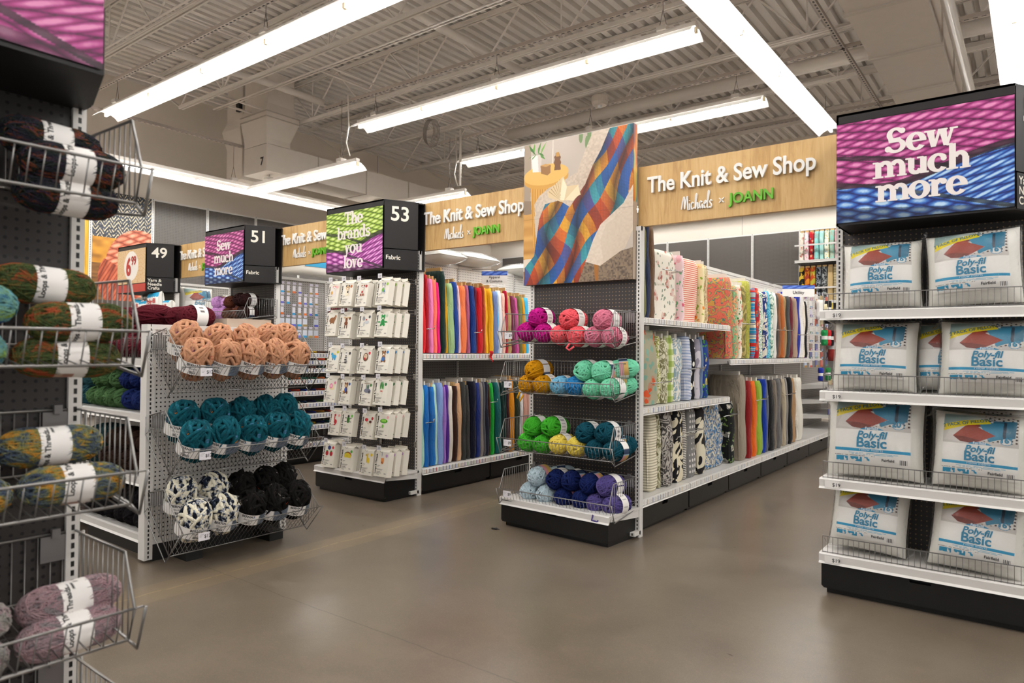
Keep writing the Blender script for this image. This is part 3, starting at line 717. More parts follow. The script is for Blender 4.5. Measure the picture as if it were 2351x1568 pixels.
# a bundled coil of wire and a smoke detector
g = MB()
for k in range(6): g.tube([(-7.45+.11*math.cos(a*PI/8)*(1+.06*k), 7.62+.02*k, 4.60+.19*math.sin(a*PI/8)*(1+.03*k)) for a in range(16)], .004, 4, closed=True)
tag(g.done('wire_coil', mat('8f867e', .6)), 'bundled coil of wire tied under a joist', 'wire coil')
g = MB(); g.lathe([(0, 4.58), (.09, 4.58), (.11, 4.62), (.11, 4.70), (.07, 4.72), (0, 4.72)], 20, -4.72, 8.12); d = tag(g.done('smoke_detector', mat('c9bfb4', .5)), 'round smoke detector hanging from the joist conduit', 'smoke detector')
g = MB(); g.lathe([(0, 4.55), (.025, 4.55), (.03, 4.58)], 12, -4.72, 8.12); g.done('sensor', mat('dddddd', .3), d)

# ================================================================== lights
TUBE = emit((1., .985, .955), 48.)
_n = NT('translucent_white_reflector'); _n.color('f4f1ec'); _n.set(.45)
_tl = _n.add('ShaderNodeBsdfTranslucent'); _tl.inputs[0].default_value = (.95, .93, .9, 1); _mx = _n.add('ShaderNodeMixShader', i_0=.62)  # translucency added so light leaks upward and brightens the roof deck
_n.link(_n.b.outputs[0], _mx.inputs[1]); _n.link(_tl.outputs[0], _mx.inputs[2]); _n.link(_mx.outputs[0], _n.n['Material Output'].inputs[0])
REF = _n.m; HOUS = mat('c9c2ba', .5)
def light_row(name, lab, a, c, s, n, z, hang=4.70, group=None, L=1.22, wings=.16):
    M = T((s, c, z)) if a == 'x' else T((c, s, z)) @ R('Z', 90)
    t = thing('strip_light', lab, 'ceiling light', M=M, group=group); W = n*L
    g = MB(); prof = [(-wings, -.035), (-wings*.75, .005), (-.05, .045), (.05, .045), (wings*.75, .005), (wings, -.035), (wings, -.031), (wings*.75, .010), (.052, .05), (-.052, .05), (-wings*.75, .010), (-wings, -.031)]
    for (y0, z0), (y1, z1) in zip(prof[:5], prof[1:6]): g.quad([(0, y0, z0), (W, y0, z0), (W, y1, z1), (0, y1, z1)])
    for (y0, z0), (y1, z1) in zip(prof[6:11], prof[7:12]): g.quad([(0, y0, z0), (W, y0, z0), (W, y1, z1), (0, y1, z1)])
    g.done('reflector', REF, t, True)
    g = MB(); g.box(0, W, -.03, .03, .05, .10); g.done('housing', HOUS, t)
    for k in range(n):
        g = MB(); g.tube([(k*L+.035, 0, .005), ((k+1)*L-.035, 0, .005)], .014, 8); g.done('lamp_tube', TUBE, t, True)
        g = MB(); g.box(k*L-.012 if k else 0, k*L+.022, -.016, .016, -.005, .05); g.done('lamp_holder', mat('e9d9b8', .5), t)
    g = MB(); g.box(W-.022, W, -.016, .016, -.005, .05); g.done('lamp_holder', mat('e9d9b8', .5), t)
    for x in ([.35, W-.35] if n < 4 else [.35, W/2, W-.35]):
        g = MB(); g.box(x-.05, x+.05, -.05, .05, .10, .145); h = g.done('hanger', HOUS, t)
        g = MB(); g.tube([(x-.04, 0, .14), (x, 0, .32), (x, 0, hang-z)], .003, 4); g.tube([(x+.04, 0, .14), (x, 0, .32)], .003, 4); g.done('cable', mat('6d665f', .5, .5), h)
    return t
Z1, Z2 = 4.30, 3.74
light_row('a', 'nearest long row of fluorescent strips, upper left', 'x', 3.97, -9.82, 6, Z1)
light_row('a', 'long fluorescent strip row crossing the middle of the ceiling', 'x', 6.26, -7.46, 4, Z1)
light_row('a', 'fluorescent strip row partly hidden behind the tall blanket poster', 'x', 8.45, -7.5, 4, Z1)
light_row('a', 'fluorescent row running lengthwise towards the pink and blue sign', 'y', -2.26, .46, 8, Z1)
light_row('a', 'fluorescent row beside the square duct at the right edge', 'y', -.17, .46, 8, Z1)
light_row('a', 'low fluorescent row along the left wall', 'y', -9.92, 1.6, 7, Z2, hang=4.4)
light_row('a', 'short low fluorescent strip ending before the riser duct', 'x', 6.15, -9.77, 2, Z2)
light_row('a', 'short low fluorescent strip behind the aisle 53 sign', 'x', 8.31, -9.72, 2, Z2)
light_row('a', 'fluorescent row washing the end wall above the fabrics', 'x', 12.9, -10.4, 9, 4.2)
light_row('a', 'low fluorescent strip hidden behind the banner by sign 53', 'x', 10.5, -9.7, 2, Z2)
# rows over the part of the store behind and beside the camera
for i, (a, c, s, n) in enumerate((('x', 1.7, -9.8, 6), ('x', -.7, -9.8, 6), ('x', -3.1, -9.8, 8), ('y', 2.0, -3.5, 12), ('y', 4.4, -3.5, 12))):
    light_row('a', 'fluorescent strip row over the store floor behind the camera', a, c, s, n, Z1, group='light rows behind the camera')
# stem and flex of the two low strips
for x, y, lab in ((-7.55, 6.15, 'white flex dropping to the low strip by the riser duct'), (-7.5, 8.31, 'white stem and flex dropping to the low strip behind sign 53')):
    g = MB(); g.tube([(x, y, 4.74), (x+.02, y, 4.3), (x-.03, y, 4.1), (x+.05, y, 3.9)], .011, 6)
    if y > 7: g.tube([(x+.1, y, 4.8), (x+.1, y, 3.9)], .02, 8)
    tag(g.done('power_flex', mat('e4ddd3', .5), smooth=True), lab, 'cable')

# ================================================================== ducts
DUCT = mat('dcd3c9', .55, noise=.1)
t = thing('riser_duct', 'big boxy white riser duct with flared collar, marked 7', 'duct', (0, 0, 0))
def ringbox(g, sections):
    for (x0, x1, y0, y1, z), (a0, a1, b0, b1, z2) in zip(sections, sections[1:]):
        P = [(x0, y0, z), (x1, y0, z), (x1, y1, z), (x0, y1, z)]; Q = [(a0, b0, z2), (a1, b0, z2), (a1, b1, z2), (a0, b1, z2)]
        for i in range(4): j = (i+1) % 4; g.quad([P[i], P[j], Q[j], Q[i]])
x0, x1, y0, y1 = -9.8, -9.2, 5.975, 6.38
g = MB(); ringbox(g, [(x0, x1, y0, y1, 4.335), (x0, x1, y0, y1, 4.42), (x0-.04, x1+.04, y0-.04, y1+.13, 4.72), (x0-.04, x1+.04, y0-.04, y1+.13, 4.80), (x0, x1, y0, y1+.06, 4.95), (x0, x1, y0, y1+.06, 5.44)]); g.done('riser', DUCT, t)
g = MB(); g.box(x0, x1, y0, 12.6, 3.92, 4.33); tr = g.done('trunk', DUCT, t)
for y in (6.9, 7.9, 8.9, 9.9, 10.9): g = MB(); g.box(x0-.008, x1+.008, y, y+.02, 3.912, 4.338); g.done('seam', mat('b2a89d', .6), tr)
g = MB()
for z in (4.72, 4.80): g.box(x0-.05, x1+.05, y0-.052, y0-.04, z, z+.015); g.box(x1+.04, x1+.052, y0-.05, y1+.13, z, z+.015)
g.done('collar_seam', mat('b2a89d', .6), t)
text('7', .17, mat('2b2725'), t, T((-9.32, y0-.003, 4.02)), bold=.03)
t = thing('side_duct', 'narrower white riser duct standing behind the marked one', 'duct', (0, 0, 0))
g = MB(); ringbox(g, [(-10.34, -9.9, 6.0, 6.35, 3.9), (-10.34, -9.9, 6.0, 6.35, 4.4), (-10.42, -9.9, 5.96, 6.4, 4.7), (-10.34, -9.9, 6.0, 6.35, 4.85), (-10.34, -9.9, 6.0, 6.35, 5.44)]); g.done('riser', DUCT, t)
g = MB(); g.quad([(-10.34, 6, 3.9), (-9.9, 6, 3.9), (-9.9, 6.35, 3.9), (-10.34, 6.35, 3.9)]); g.done('end_cap', DUCT, t)
g = MB(); g.box(-9.98, -9.90, 5.93, 5.99, 4.95, 5.12); tag(g.done('wall_speaker', mat('191716', .5)), 'small black speaker box fixed high on the riser duct', 'speaker')
t = thing('supply_duct', 'wide square white duct running lengthwise at upper right', 'duct', (0, 0, 0))
g = MB(); g.box(-1.35, -.735, -2, 13.5, 4.25, 4.75); tr = g.done('trunk', mat('ddd4ca', .6, noise=.1), t)
for k in range(14): y = -1.6+k*1.17; g = MB(); g.box(-1.37, -.72, y, y+.05, 4.235, 4.765); g.done('flange', mat('cfc7bd', .5), tr)
g = MB(); g.tube([(-.62, -2, 4.32), (-.62, 13.5, 4.32)], .05, 12); g.done('side_pipe', mat('e2dcd4', .5), t, True)

# ================================================================== wall panelling
PEGW = ('5e5955', '2f2b29')
def wall_panel(x0, y0, w, a, lab, z0=.2, z1=3.6):
    M = T((x0, y0, 0)) if a == 'x' else T((x0, y0, 0)) @ R('Z', 90)
    t = thing('wall_peg_panel', lab, 'peg panel', M=M, group='grey peg panels along the walls')
    g = MB(); g.box(.02, w-.02, -.02, 0, z0, z1); g.done('pegboard', pegmat(*PEGW), t)
    g = MB(); g.box(0, w, -.03, 0, z1-.001, z1+.025); g.done('top_trim', mat('e6e2dd', .4), t)
    g = MB(); g.box(-.022, .022, -.035, 0, z0, z1+.03); g.done('upright', slotmat('e2dfda'), t)
    return t
for k in range(10):
    y = 5.29+.914*k
    if y < 12.3: wall_panel(-11.3, y, .914, 'y', 'tall grey peg panel between slotted uprights on the left wall')
for k in range(10):
    x = -10.95+.914*k; wall_panel(x, 13.95, .914, 'x', 'tall grey peg panel between slotted uprights on the end wall')
# two yarn murals
def mural(y, seed, lab, yellow=False):
    C = Canvas(150, 230, '6f4a22'); U, V = C.U, C.V
    C.put(V > .62, C.ramp(C.noise(4, 60, 2), ['4c2f14', '7b5122', '8f6230'])); C.put(V <= .45, C.rope(U*14, V*22+U*5, ['20242e', '2f3542', '4b515f'], 1, 3))
    zig = (np.abs(((V*26+np.abs(((U*7) % 1)-.5)*3) % 1)-.5) < .16) & (V < .46) & (C.noise(60, 60, 5) > .35); C.C[zig] = C.rgb('d8c9a4')
    m = (V > .42) & (V < .66) & (U < .62); C.put(m, C.ramp(C.noise(8, 30, 8), ['8f5d18', 'b97d22', 'd69a33']))
    e = ((U-.78)/.56)**2+((V-.72)/.40)**2 < 1; C.put(e, C.rope(U*6+V*3, V*13-U*2, ['6e2a18', 'a94d31', 'd27a5b', 'eba88a'], 1.3, 6))
    e = ((U-.45)/.33)**2+((V-.80)/.26)**2 < 1; C.put(e & (V > .55+U*.3), C.rope(U*9+V*12, V*5+U*7, ['5c2112', '9c4227', 'c66a49'], 1, 9))
    if yellow: C.put(U > .2, C.ramp(C.noise(30, 6, 3), ['b8860f', 'd9a92a', 'e8c55a']))
    t = thing('yarn_mural', lab, 'mural', M=T((-11.3, y, 0)) @ R('Z', 90)); C.mesh('picture', .90, 1.65, t, T((.457, -.03, 2.79)))
    g = MB(); g.box(0, .914, -.028, 0, .2, 3.62); g.done('backing', mat('4a4038', .5), t); g = MB(); g.box(-.022, .022, -.04, 0, .2, 3.63); g.done('upright', slotmat('e2dfda'), t); return t
mural(4.376, 1, 'tall wall mural of a huge orange yarn ball and herringbone knit'); mural(3.46, 2, 'tall wall mural with a golden yellow edge, beside the orange yarn one', True)
# fabrics displayed high on the end wall, right
t = thing('wall_shelf', 'upper white wall shelf with a rail, on the end wall', 'shelf', M=T((-3.62, 13.9, 0)))
shelf_part(t, 0, 1.9, 2.98, .42); g = MB(); g.box(0, 1.9, -.43, -.42, 3.24, 3.27); g.done('rail', mat(WHITE, .4), t)
t = thing('wall_shelf', 'lower white wall shelf with a rail, on the end wall', 'shelf', M=T((-3.62, 13.9, 0)))
shelf_part(t, 0, 1.9, 2.22, .42); g = MB(); g.box(0, 1.9, -.43, -.42, 2.44, 2.47); g.done('rail', mat(WHITE, .4), t)
# ================================================================== endcaps 49, 51, 53, 54, 55 and their gondolas
YE = 4.25
def E(x): return T((x, YE, 0))
def side(x, y): return T((x, y, 0)) @ R('Z', 90)        # fixture facing +X
e49 = endcap('black pegboard end display under sign 49 with stuffing bags', E(-9.31), .9, shelves=((1.66, .36),))
e51 = endcap('black pegboard end display under sign 51 with one basket', E(-7.21), .9)
e53 = endcap('black pegboard end display hung with crochet kits, white base deck', E(-5.135), .912, lipz=.215)
e54 = endcap('black pegboard end display with four yarn baskets, white base deck', E(-3.05), .92, skew=-3.2)
STR = stripmat('x')
e55 = endcap('black pegboard end display stacked with bagged pillows on white shelves', E(-.91), .915, depth=.39, shelves=((.60, .39), (1.055, .39), (1.475, .39)), lipz=.212)

def sew_more(kind, lines, size, lead, yb=.0):
    def pic(t, w, y, za, zb):
        p = yarn_print(t, w, y, za, zb, kind)
        z = (za+zb)/2+size*(lead*(len(lines)-1)/2-.30)+yb
        fat_text(lines, size, mat('efe6e2', .5), p, T((0, -.002, z-(za+zb)/2)), lead)
    return pic
header_box('aisle sign 53 with green and purple yarn picture reading The brands you love', '53', ['Fabric'], T((-5.085, YE+.02, 0)), pic=sew_more('gm', ['The', 'brands', 'you', 'love'], .148, .86))
header_box('aisle sign 51 with pink and blue yarn picture reading Sew much more', '51', ['Fabric'], T((-7.155, YE+.02, 0)), pic=sew_more('pb', ['Sew', 'much', 'more'], .15, .86))
header_box('big pink and blue yarn sign reading Sew much more, above the bagged pillows', '55', ['Yarn &', 'Needle', 'Crafts'], T((-.843, YE+.02, 0)), w=.762, pic=sew_more('pb', ['Sew', 'much', 'more'], .168, .72))
def price_pic(t, w, y, za, zb):
    C = Canvas(120, 110, 'dcbd92'); g = C.noise(3, 9, 4)*7+C.V*26; m = (g % 1) < .22; C.C[m] = C.rgb('cda876'); m = ((C.noise(6, 3, 9)*9+C.V*8) % 1) < .1; C.C[m] = C.rgb('d2a468')
    C.ell(.5, .48, .25, .43, 'efe8e0'); p = C.mesh('picture', w-.004, zb-za, t, T((w/2, y, (za+zb)/2))); red = mat('b02a24', .5)
    text('6', .30, red, p, T((-.065, -.003, -.10)), bold=.035, sx=.85); text('99', .15, red, p, T((.07, -.003, .02)), bold=.03, sx=.85)
    g = MB(); g.box(0, w, y, y+.006, 1.925, 2.02); g.done('red_band', mat('b5362c', .5), t)
header_box('aisle sign 49 with a pale wood price panel showing 6 99', '49', ['Yarn &', 'Needle', 'Crafts'], T((-9.25, YE+.02, 0)), pic=price_pic, redbar=True)

# wooden banners between the fixtures
def oak():
    n = NT('pale_oak'); v = n.obj(); mp = n.add('ShaderNodeMapping', i_Vector=v); mp.inputs['Scale'].default_value = (9, 9, 1)
    f = n.noise(mp.outputs[0], 3.4, 5, .62, .9); x, y, z = n.sep(v)
    pl = n.add('ShaderNodeTexWhiteNoise', noise_dimensions='1D', i_W=n.math('FLOOR', n.math('DIVIDE', x, .19))); mp2 = n.add('ShaderNodeMapping', i_Vector=v); mp2.inputs['Scale'].default_value = (60, 60, 1.2)
    f2 = n.noise(mp2.outputs[0], 3, 2)
    c = n.ramp(n.math('ADD', n.math('MULTIPLY', f, .75), n.math('MULTIPLY', pl.outputs[0], .18)), [(.3, 'b78f58'), (.46, 'cba56c'), (.62, 'd3b07a')]); c = n.mix(n.math('MULTIPLY', n.math('GREATER_THAN', f2, .6), .16), c, 'a57c45')
    n.color(c); return n.set(.4, spec=.35)
OAK = oak(); WLET = mat('f0ede8', .4); GLET = mat('5fae1e', .4)
def banner(x0, x1, lab):
    t = thing('wood_banner', lab, 'sign', M=T((x0, YE+.03, 0))); w = x1-x0
    g = MB(); g.box(0, w, 0, .04, 2.105, 2.513); g.done('board', OAK, t)
    text('The Knit & Sew Shop', .150, WLET, t, T((.615, -.014, 2.325)), bold=.02, ext=.008, name='raised_letters', fit=1.075)
    script_word(.098, WLET, t, T((.42, -.008, 2.175)), th=.05)
    g = MB()
    for a in (45, -45):
        Mx = T((.585, -.006, 2.215)) @ R('Y', a); g.box(-.022, .022, -.003, .003, -.003, .003, Mx)
    g.done('cross_mark', WLET, t); text('JOANN', .092, GLET, t, T((.775, -.01, 2.185)), bold=.02, ext=.008, name='green_letters', fit=.275)
    return t
banner(-2.178, -.9, 'oak banner with white letters at right, between the blanket poster and pillow display')
banner(-4.29, -3.06, 'oak banner with white letters, between sign 53 and the blanket poster')
banner(-6.40, -5.12, 'oak banner with white letters, between signs 51 and 53')
banner(-8.5, -7.22, 'leftmost oak banner with white letters, beside sign 49')

# blanket-and-armchair poster
def poster():
    C = Canvas(400, 500, 'c3b5a8'); U, V = C.U, C.V
    def P(pts): 
        out = []
        for x, y in pts:
            u = (x-177)/722; tp = 172-144*u; bt = 1102-34*u; out.append((u, (y-tp)/(bt-tp)))
        return out
    n1 = C.noise(3, 4, 1); C.C *= (.93+.1*n1)[..., None]
    C.poly(P([(177, 150), (228, 140), (225, 560), (177, 560)]), 'a3917f'); C.poly(P([(380, 100), (388, 100), (384, 300), (376, 300)]), 'ddd2c6')
    C.poly(P([(177, 540), (235, 540), (235, 630), (177, 640)]), '8b7764')
    m = C.mask(P([(177, 632), (300, 620), (300, 1110), (177, 1110)])); C.put(m, C.ramp(C.noise(3, 30, 3), ['a5722f', 'c7924a', 'd9a862']))
    C.poly(P([(177, 930), (240, 925), (230, 1000), (177, 1010)]), 'e0d2bf')
    m = C.mask(P([(560, 960), (915, 850), (915, 1075), (540, 1090)])); C.put(m, C.ramp(C.noise(90, 110, 4), ['4c3f34', '7b6956', '8c7963']))
    C.poly(P([(657, 950), (690, 950), (690, 1075), (668, 1075)]), '9b6322')
    # side table
    m = C.mask(P([(222, 410), (440, 400), (400, 830), (250, 850)])); f = np.sin(U*260) > 0; C.C[m & f] = C.rgb('dba54f'); C.C[m & ~f] = C.rgb('c08834')
    for dy, c in ((26, 'd19b45'), (0, 'e3b562')): 
        c0 = P([(333, 362+dy)])[0]; C.ell(c0[0], c0[1], .217, .072, c)
    C.poly(P([(228, 240), (304, 232), (300, 345), (240, 348)]), 'efe7e0'); C.poly(P([(275, 238), (304, 232), (300, 345), (283, 346)]), 'd3c6bc')
    for x, y, a, b in ((255, 150, 240, 240), (300, 140, 270, 235), (338, 140, 285, 238), (210, 165, 255, 235), (205, 262, 255, 225), (232, 268, 262, 225), (322, 238, 275, 215), (330, 262, 285, 225)):
        dx = 9; C.poly(P([(x, y), ((x+a)/2+dx, (y+b)/2-4), (a+8, b), ((x+a)/2-dx, (y+b)/2+4)]), random.choice(['4f8237', '6fa548', '3c6b2b']))
    C.poly(P([(296, 303), (330, 290), (368, 296), (366, 350), (345, 368), (300, 356)]), '94683a'); C.poly(P([(296, 303), (330, 290), (368, 296), (335, 312)]), 'c49757')
    C.poly(P([(402, 215), (424, 212), (430, 235), (438, 245), (432, 262), (440, 280), (434, 300), (438, 330), (392, 334), (396, 300), (388, 285), (396, 262), (390, 245), (400, 235)]), '70492a'); C.poly(P([(402, 215), (424, 212), (428, 240), (402, 243)]), 'c08e45')
    for x, y in ((570, 110), (610, 150), (625, 100)): C.ell(*P([(x, y)])[0], .018, .045, '71895a')
    # armchair
    ch = C.mask(P([(655, 60), (900, 25), (915, 560), (912, 700), (850, 860), (700, 976), (605, 948), (640, 690), (262, 690), (254, 560), (290, 505), (350, 455), (470, 395), (545, 350), (600, 200)]))
    C.put(ch, C.ramp(C.noise(70, 90, 6)*.4+C.noise(3, 3, 8)*.6, ['b29f8c', 'd2c1ae', 'e2d5c5'])); C.poly(P([(254, 640), (300, 640), (285, 840), (262, 760)]), 'c9b8a4')
    C.poly(P([(735, 700), (912, 560), (915, 700), (850, 860), (720, 960), (700, 800)]), 'c9b8a3', .55)
    # knitted blanket
    bl = [(755, 55), (900, 26), (912, 260), (900, 430), (840, 560), (700, 700), (655, 800), (560, 1085), (182, 1102), (186, 985), (255, 905), (290, 660), (330, 560), (430, 535), (500, 580), (600, 430), (650, 300), (700, 200)]
    m = C.mask(P(bl)); wu = U+.03*np.sin(V*11+U*5)+.03*(C.noise(5, 5, 12)-.5); wv = V+.04*np.sin(U*14)
    i = np.floor((wu*1.25+wv)*6.5+.6*C.noise(4, 4, 31)); j = np.floor((wu*1.7-wv*.8)*7.5+30+.7*C.noise(4, 4, 33))
    pal = np.array([C.rgb(c) for c in ('1b5a9e', 'a8401a', '2c7f8c', 'cc8a22', '4b3a80', 'bf5220', '1b4a86', '7d2a14', '3a929c', 'd9a02e')]); idx = ((i*3+j*4) % 10).astype(int)
    K = pal[idx]; nz = C.noise(9, 9, 20)[..., None]; K2 = pal[(idx+4) % 10]; K = K*(1-nz*.5)+K2*nz*.5
    knit = (.8+.35*np.abs(np.sin(V*330+np.abs(np.sin(U*230))*1.5))*np.abs(np.sin(U*230))**.5); fold = .45+.75*np.abs(np.sin((wu*1.1+wv*.35)*11+.6))**.6
    C.put(m, K*(knit*fold)[..., None]*.86)
    # open book
    C.poly(P([(345, 478), (455, 375), (482, 442), (555, 430), (572, 500), (440, 545), (352, 515)]), 'dcc49a'); C.poly(P([(430, 532), (452, 385), (480, 445), (462, 535)]), 'f0e2c4'); C.poly(P([(470, 530), (556, 432), (566, 495), (520, 540)]), 'e8d8b4')
    for k in range(6): C.poly(P([(440, 538), (355+15*k, 478-17*k), (358+15*k, 474-17*k)]), 'a88a5c')
    m = np.abs(V-.535) < .0016; C.C[m] *= .75
    return C
t = thing('blanket_poster', 'tall poster of a multicoloured knitted blanket over a cream armchair', 'poster', M=T((-3.085, 4.19, 0)))
poster().mesh('picture', .915, 1.055, t, T((.4575, -.001, 2.2675))); g = MB(); g.box(0, .915, 0, .055, 1.74, 2.795); g.done('panel', mat('5b4636', .5), t)
C = Canvas(12, 80, 'c98c3a'); C.put(C.V < 2, C.ramp(C.noise(1, 9, 3), ['3d2f7a', 'c8641f', 'd9b45c', '3c8f9c', 'bfa993'])); C.C[C.V > .5] = C.rgb('bba996'); C.mesh('picture_edge', .054, 1.055, t, T((.9155, .028, 2.2675)) @ R('Z', 90))
g = MB(); g.tube([(.5, .06, 2.1), (.5, .06, 1.9)], .01); g.done('mount', mat('222222'), t)

# gondola runs behind the endcaps (shelves face +X)
SC1 = stripmat('x', ['c8202a', 'e07a2a', 'd9b22a', '3a8a4a', '2a6fb5', '7a3f9a', '1b2a55']); SC2 = stripmat('x', ['e9e4dc', 'b08d5a', '3a3a3a', '2c4f8a', 'cfae72', 'f0ece4'])
for k, lab in enumerate(('fabric gondola bay nearest the kits, two shelves of plain bolts', 'second fabric gondola bay along the plain bolts', 'third fabric gondola bay, mostly behind the yarn baskets')):
    bay(lab, side(-4.65, 4.27+.93*k), .93, ((1.215, .44),), strip=SC1, depth=.45)
for k in range(2): bay(('nearest' if k == 0 else 'second') + ' bay of the printed fabric gondola, three shelf levels', side(-2.6, 4.30+.875*k), .875, ((.86, .43), (1.49, .43)), strip=SC2, depth=.43, split=1.9 if 0 else 1.15, peg_lo=('8d8985', '4a4643'))
for k in range(3): bay(('third', 'fourth', 'fifth')[k] + ' bay of the long fabric gondola, tall bolts on two levels', side(-2.6, 6.05+.9*k), .9, ((1.19, .43),), strip=SC2, depth=.43, peg_lo=('8d8985', '4a4643'))
bay('far gondola bay hung with sewing notions past the fabrics', side(-2.6, 8.75), 1.2, (), strip=SC2, depth=.43, peg_lo=('8d8985', '4a4643'))
bay('farthest gondola bay with small stepped notion shelves', side(-2.6, 9.95), 1.2, ((.42, .40), (.62, .38), (.82, .36)), strip=SC2, depth=.43, peg_lo=('8d8985', '4a4643'))
for k, y in enumerate((4.27, 5.2)): bay(('nearest' if k == 0 else 'second') + ' gondola bay of sewing notions and floss, between signs 51 and 53', side(-6.76, y), .93, [(z, .40-.02*i) for i, z in enumerate((.41, .53, .65, .78, .91, 1.03, 1.12, 1.20))], peg_hi=('a5a19d', '3b3836'), strip=stripmat('x', ['3b55b0', '3b55b0', 'c04040', '3b55b0']), depth=.43, split=1.0, ztop=2.06)
for k, y in enumerate((4.27, 5.2)): bay(('nearest' if k == 0 else 'second') + ' gondola bay with a bagged pillow, between signs 49 and 51', side(-8.86, y), .93, ((1.58, .4), (1.0, .4)), peg_hi=('96928d', '3b3836'), depth=.43, ztop=2.09)
for x in (-9.31,):  # back-to-back half of the first gondola keeps it solid from the side
    pass
# hanging category signs over the aisles
def cat_sign(lines, x, y, lab, w=.42, h=.135, z=1.96, ts=.034):
    t = thing('category_sign', lab, 'sign', M=T((x, y, 0)) @ R('Z', 28)); g = MB(); g.box(-w/2, w/2, 0, .004, z-h/2, z+h/2-.04); g.done('card', mat('efece8', .4), t)
    C = Canvas(60, 10, '2a4fa0'); C.put(C.V < 2, C.rope(C.U*3.2, C.V*1.0+C.U*.0, ['14255f', '2c4fae', '6f93dd'], 1., 2)); C.mesh('blue_stripe', w, .04, t, T((0, -.001, z+h/2-.02)))
    for k, ln in enumerate(lines): text(ln, ts, mat('1d1d1d'), t, T((0, -.002, z-.012-.038*k+(.004 if len(lines) > 1 else -.02))), bold=.01)
    g = MB(); g.tube([(-w*.9, .02, z+h/2+.02), (0, .0, z+h/2+.02), (0, 0, z+h/2)], .004, 5); g.done('wire_arm', mat('8c8a88', .3, .8), t)
cat_sign(['Apparel', '& Costume'], -4.12, 5.13, 'white and blue hanging sign reading Apparel & Costume', w=.25, h=.12, z=1.945)
cat_sign(['Utility'], -2.12, 8.05, 'white and blue hanging sign reading Utility', w=.34, h=.13, z=1.94, ts=.05)

# ================================================================== foreground yarn display and low white display, facing +X
L1 = side(-2.166, -.09)
endcap('nearest black pegboard display with striped yarn baskets, at left edge', L1, .91, peg=('332f2e', '0c0a09'), base=True, lipz=.2)
def near_pic(t, w, y, za, zb): yarn_print(t, w, y, za, zb, 'pk', (260, 190))
header_box('large magenta yarn picture header at the top left corner', None, [], L1 @ T((.08, .02, 0)), pic=near_pic, s=.08)
WG = side(-4.12, 1.93)
t = thing('endcap_display', 'low white pegboard display with three big wire baskets', 'shop shelving', M=WG)
g = MB(); g.box(0, .9, -.010, .03, .1, .128); g.done('bottom_rail', mat(WHITE, .35), t)
g = MB(); g.box(.02, .88, -.006, .03, .125, 1.365); g.done('pegboard', pegmat('d8d4cf', '1d1a17'), t); g = MB(); g.box(0, .9, -.015, .03, 1.355, 1.385); g.done('top_rail', mat(WHITE, .35), t)
for x in (.0, .9): 
    g = MB(); g.box(-.024, .024, -.014, .06, .015, 1.385); g.done('upright', slotmat(), t, M=T((x, 0, 0)))
g = MB(); g.box(0.03, .87, -.0, .1, 0, .1); g.box(.15, .25, -.16, 0, .0, .06); g.box(.7, .8, -.16, 0, 0, .06); g.done('plinth', mat('141312', .5), t)
# its long side faces the camera with three shelves of chunky yarn
t = thing('gondola_bay', 'low white gondola side with shelves of chunky yarn, behind the nearest baskets', 'shop shelving', M=T((-5.06, 2.38, 0)))
g = MB(); g.box(0, .92, 0, .02, .1, 1.38); g.done('back_panel', pegmat('6d6966', '2f2c2a'), t)
for z in (1.185, .86, .48, .15): shelf_part(t, .0, .9, z, .45)
g = MB(); g.box(0, .9, -.40, 0, 0, .09); g.done('plinth', mat('141312', .5), t)
def fence(parent, x0, x1, y, z0, h, sp=.026):
    g = MB(); g.tube([(x0, y, z0+.004), (x1, y, z0+.004)], .0022, 5); g.tube([(x0, y, z0+h), (x1, y, z0+h)], .0026, 5)
    n = int((x1-x0)/sp)
    for i in range(n+1): x = x0+(x1-x0)*i/n; g.tube([(x, y, z0), (x, y, z0+h)], .0016, 4)
    return g.done('wire_fence', mat('7f7c7a', .4, .8), parent)
fence(t, .0, .9, -.44, 1.185, .12)
t2 = thing('gondola_bay', 'low gondola bay farther left, behind the nearest baskets', 'shop shelving', M=T((-5.98, 2.38, 0)))
g = MB(); g.box(0, .92, 0, .02, .1, 1.38); g.done('back_panel', pegmat('6d6966', '2f2c2a'), t2)
for z in (1.185, .86, .48, .15): shelf_part(t2, .0, .9, z, .45)

# ================================================================== baskets
P54 = lambda zr: dict(back=(0, zr+.135), apex=(.31, zr+.13), rim=(.365, zr), foot=(.335, zr-.085), heel=(0, zr-.035))
Z54 = (1.385, 1.04, .63, .27); B54 = ('top', 'second', 'third', 'bottom')
for i, zr in enumerate(Z54):
    basket(f'{B54[i]} wire basket on the black display below the blanket poster', T((-3.045, 4.235, 0)), .885, P54(zr), 'wire baskets below the blanket poster', tagtext='$9')
ZL = (1.70, 1.29, .94, .60, .25); BL = ('top', 'second', 'third', 'fourth', 'lowest')
for i, zr in enumerate(ZL):
    basket(f'{BL[i]} wire basket on the nearest display at the left edge', L1 @ T((.03, -.012, 0)), .87, P54(zr), 'wire baskets on the nearest display', spacing=.03, wr=.0019, fr=.0038)
ZW = (1.145, .682, .236); BW = ('top', 'middle', 'bottom')
for i, zr in enumerate(ZW):
    basket(f'{BW[i]} deep wire basket on the low white display', WG @ T((-.015, -.04, 0)), .885, dict(back=(0, zr+.175), apex=(.18, zr+.215), rim=(.40, zr), foot=(.25, zr-.145), heel=(0, zr+.095)), 'deep wire baskets on the white display', tagtext='$12', tag_x=.085)
basket('wire basket of lilac and brown yarn on the aisle 51 display', T((-7.2, 4.235, 0)), .88, P54(1.63), 'wire baskets on the aisle 51 display')

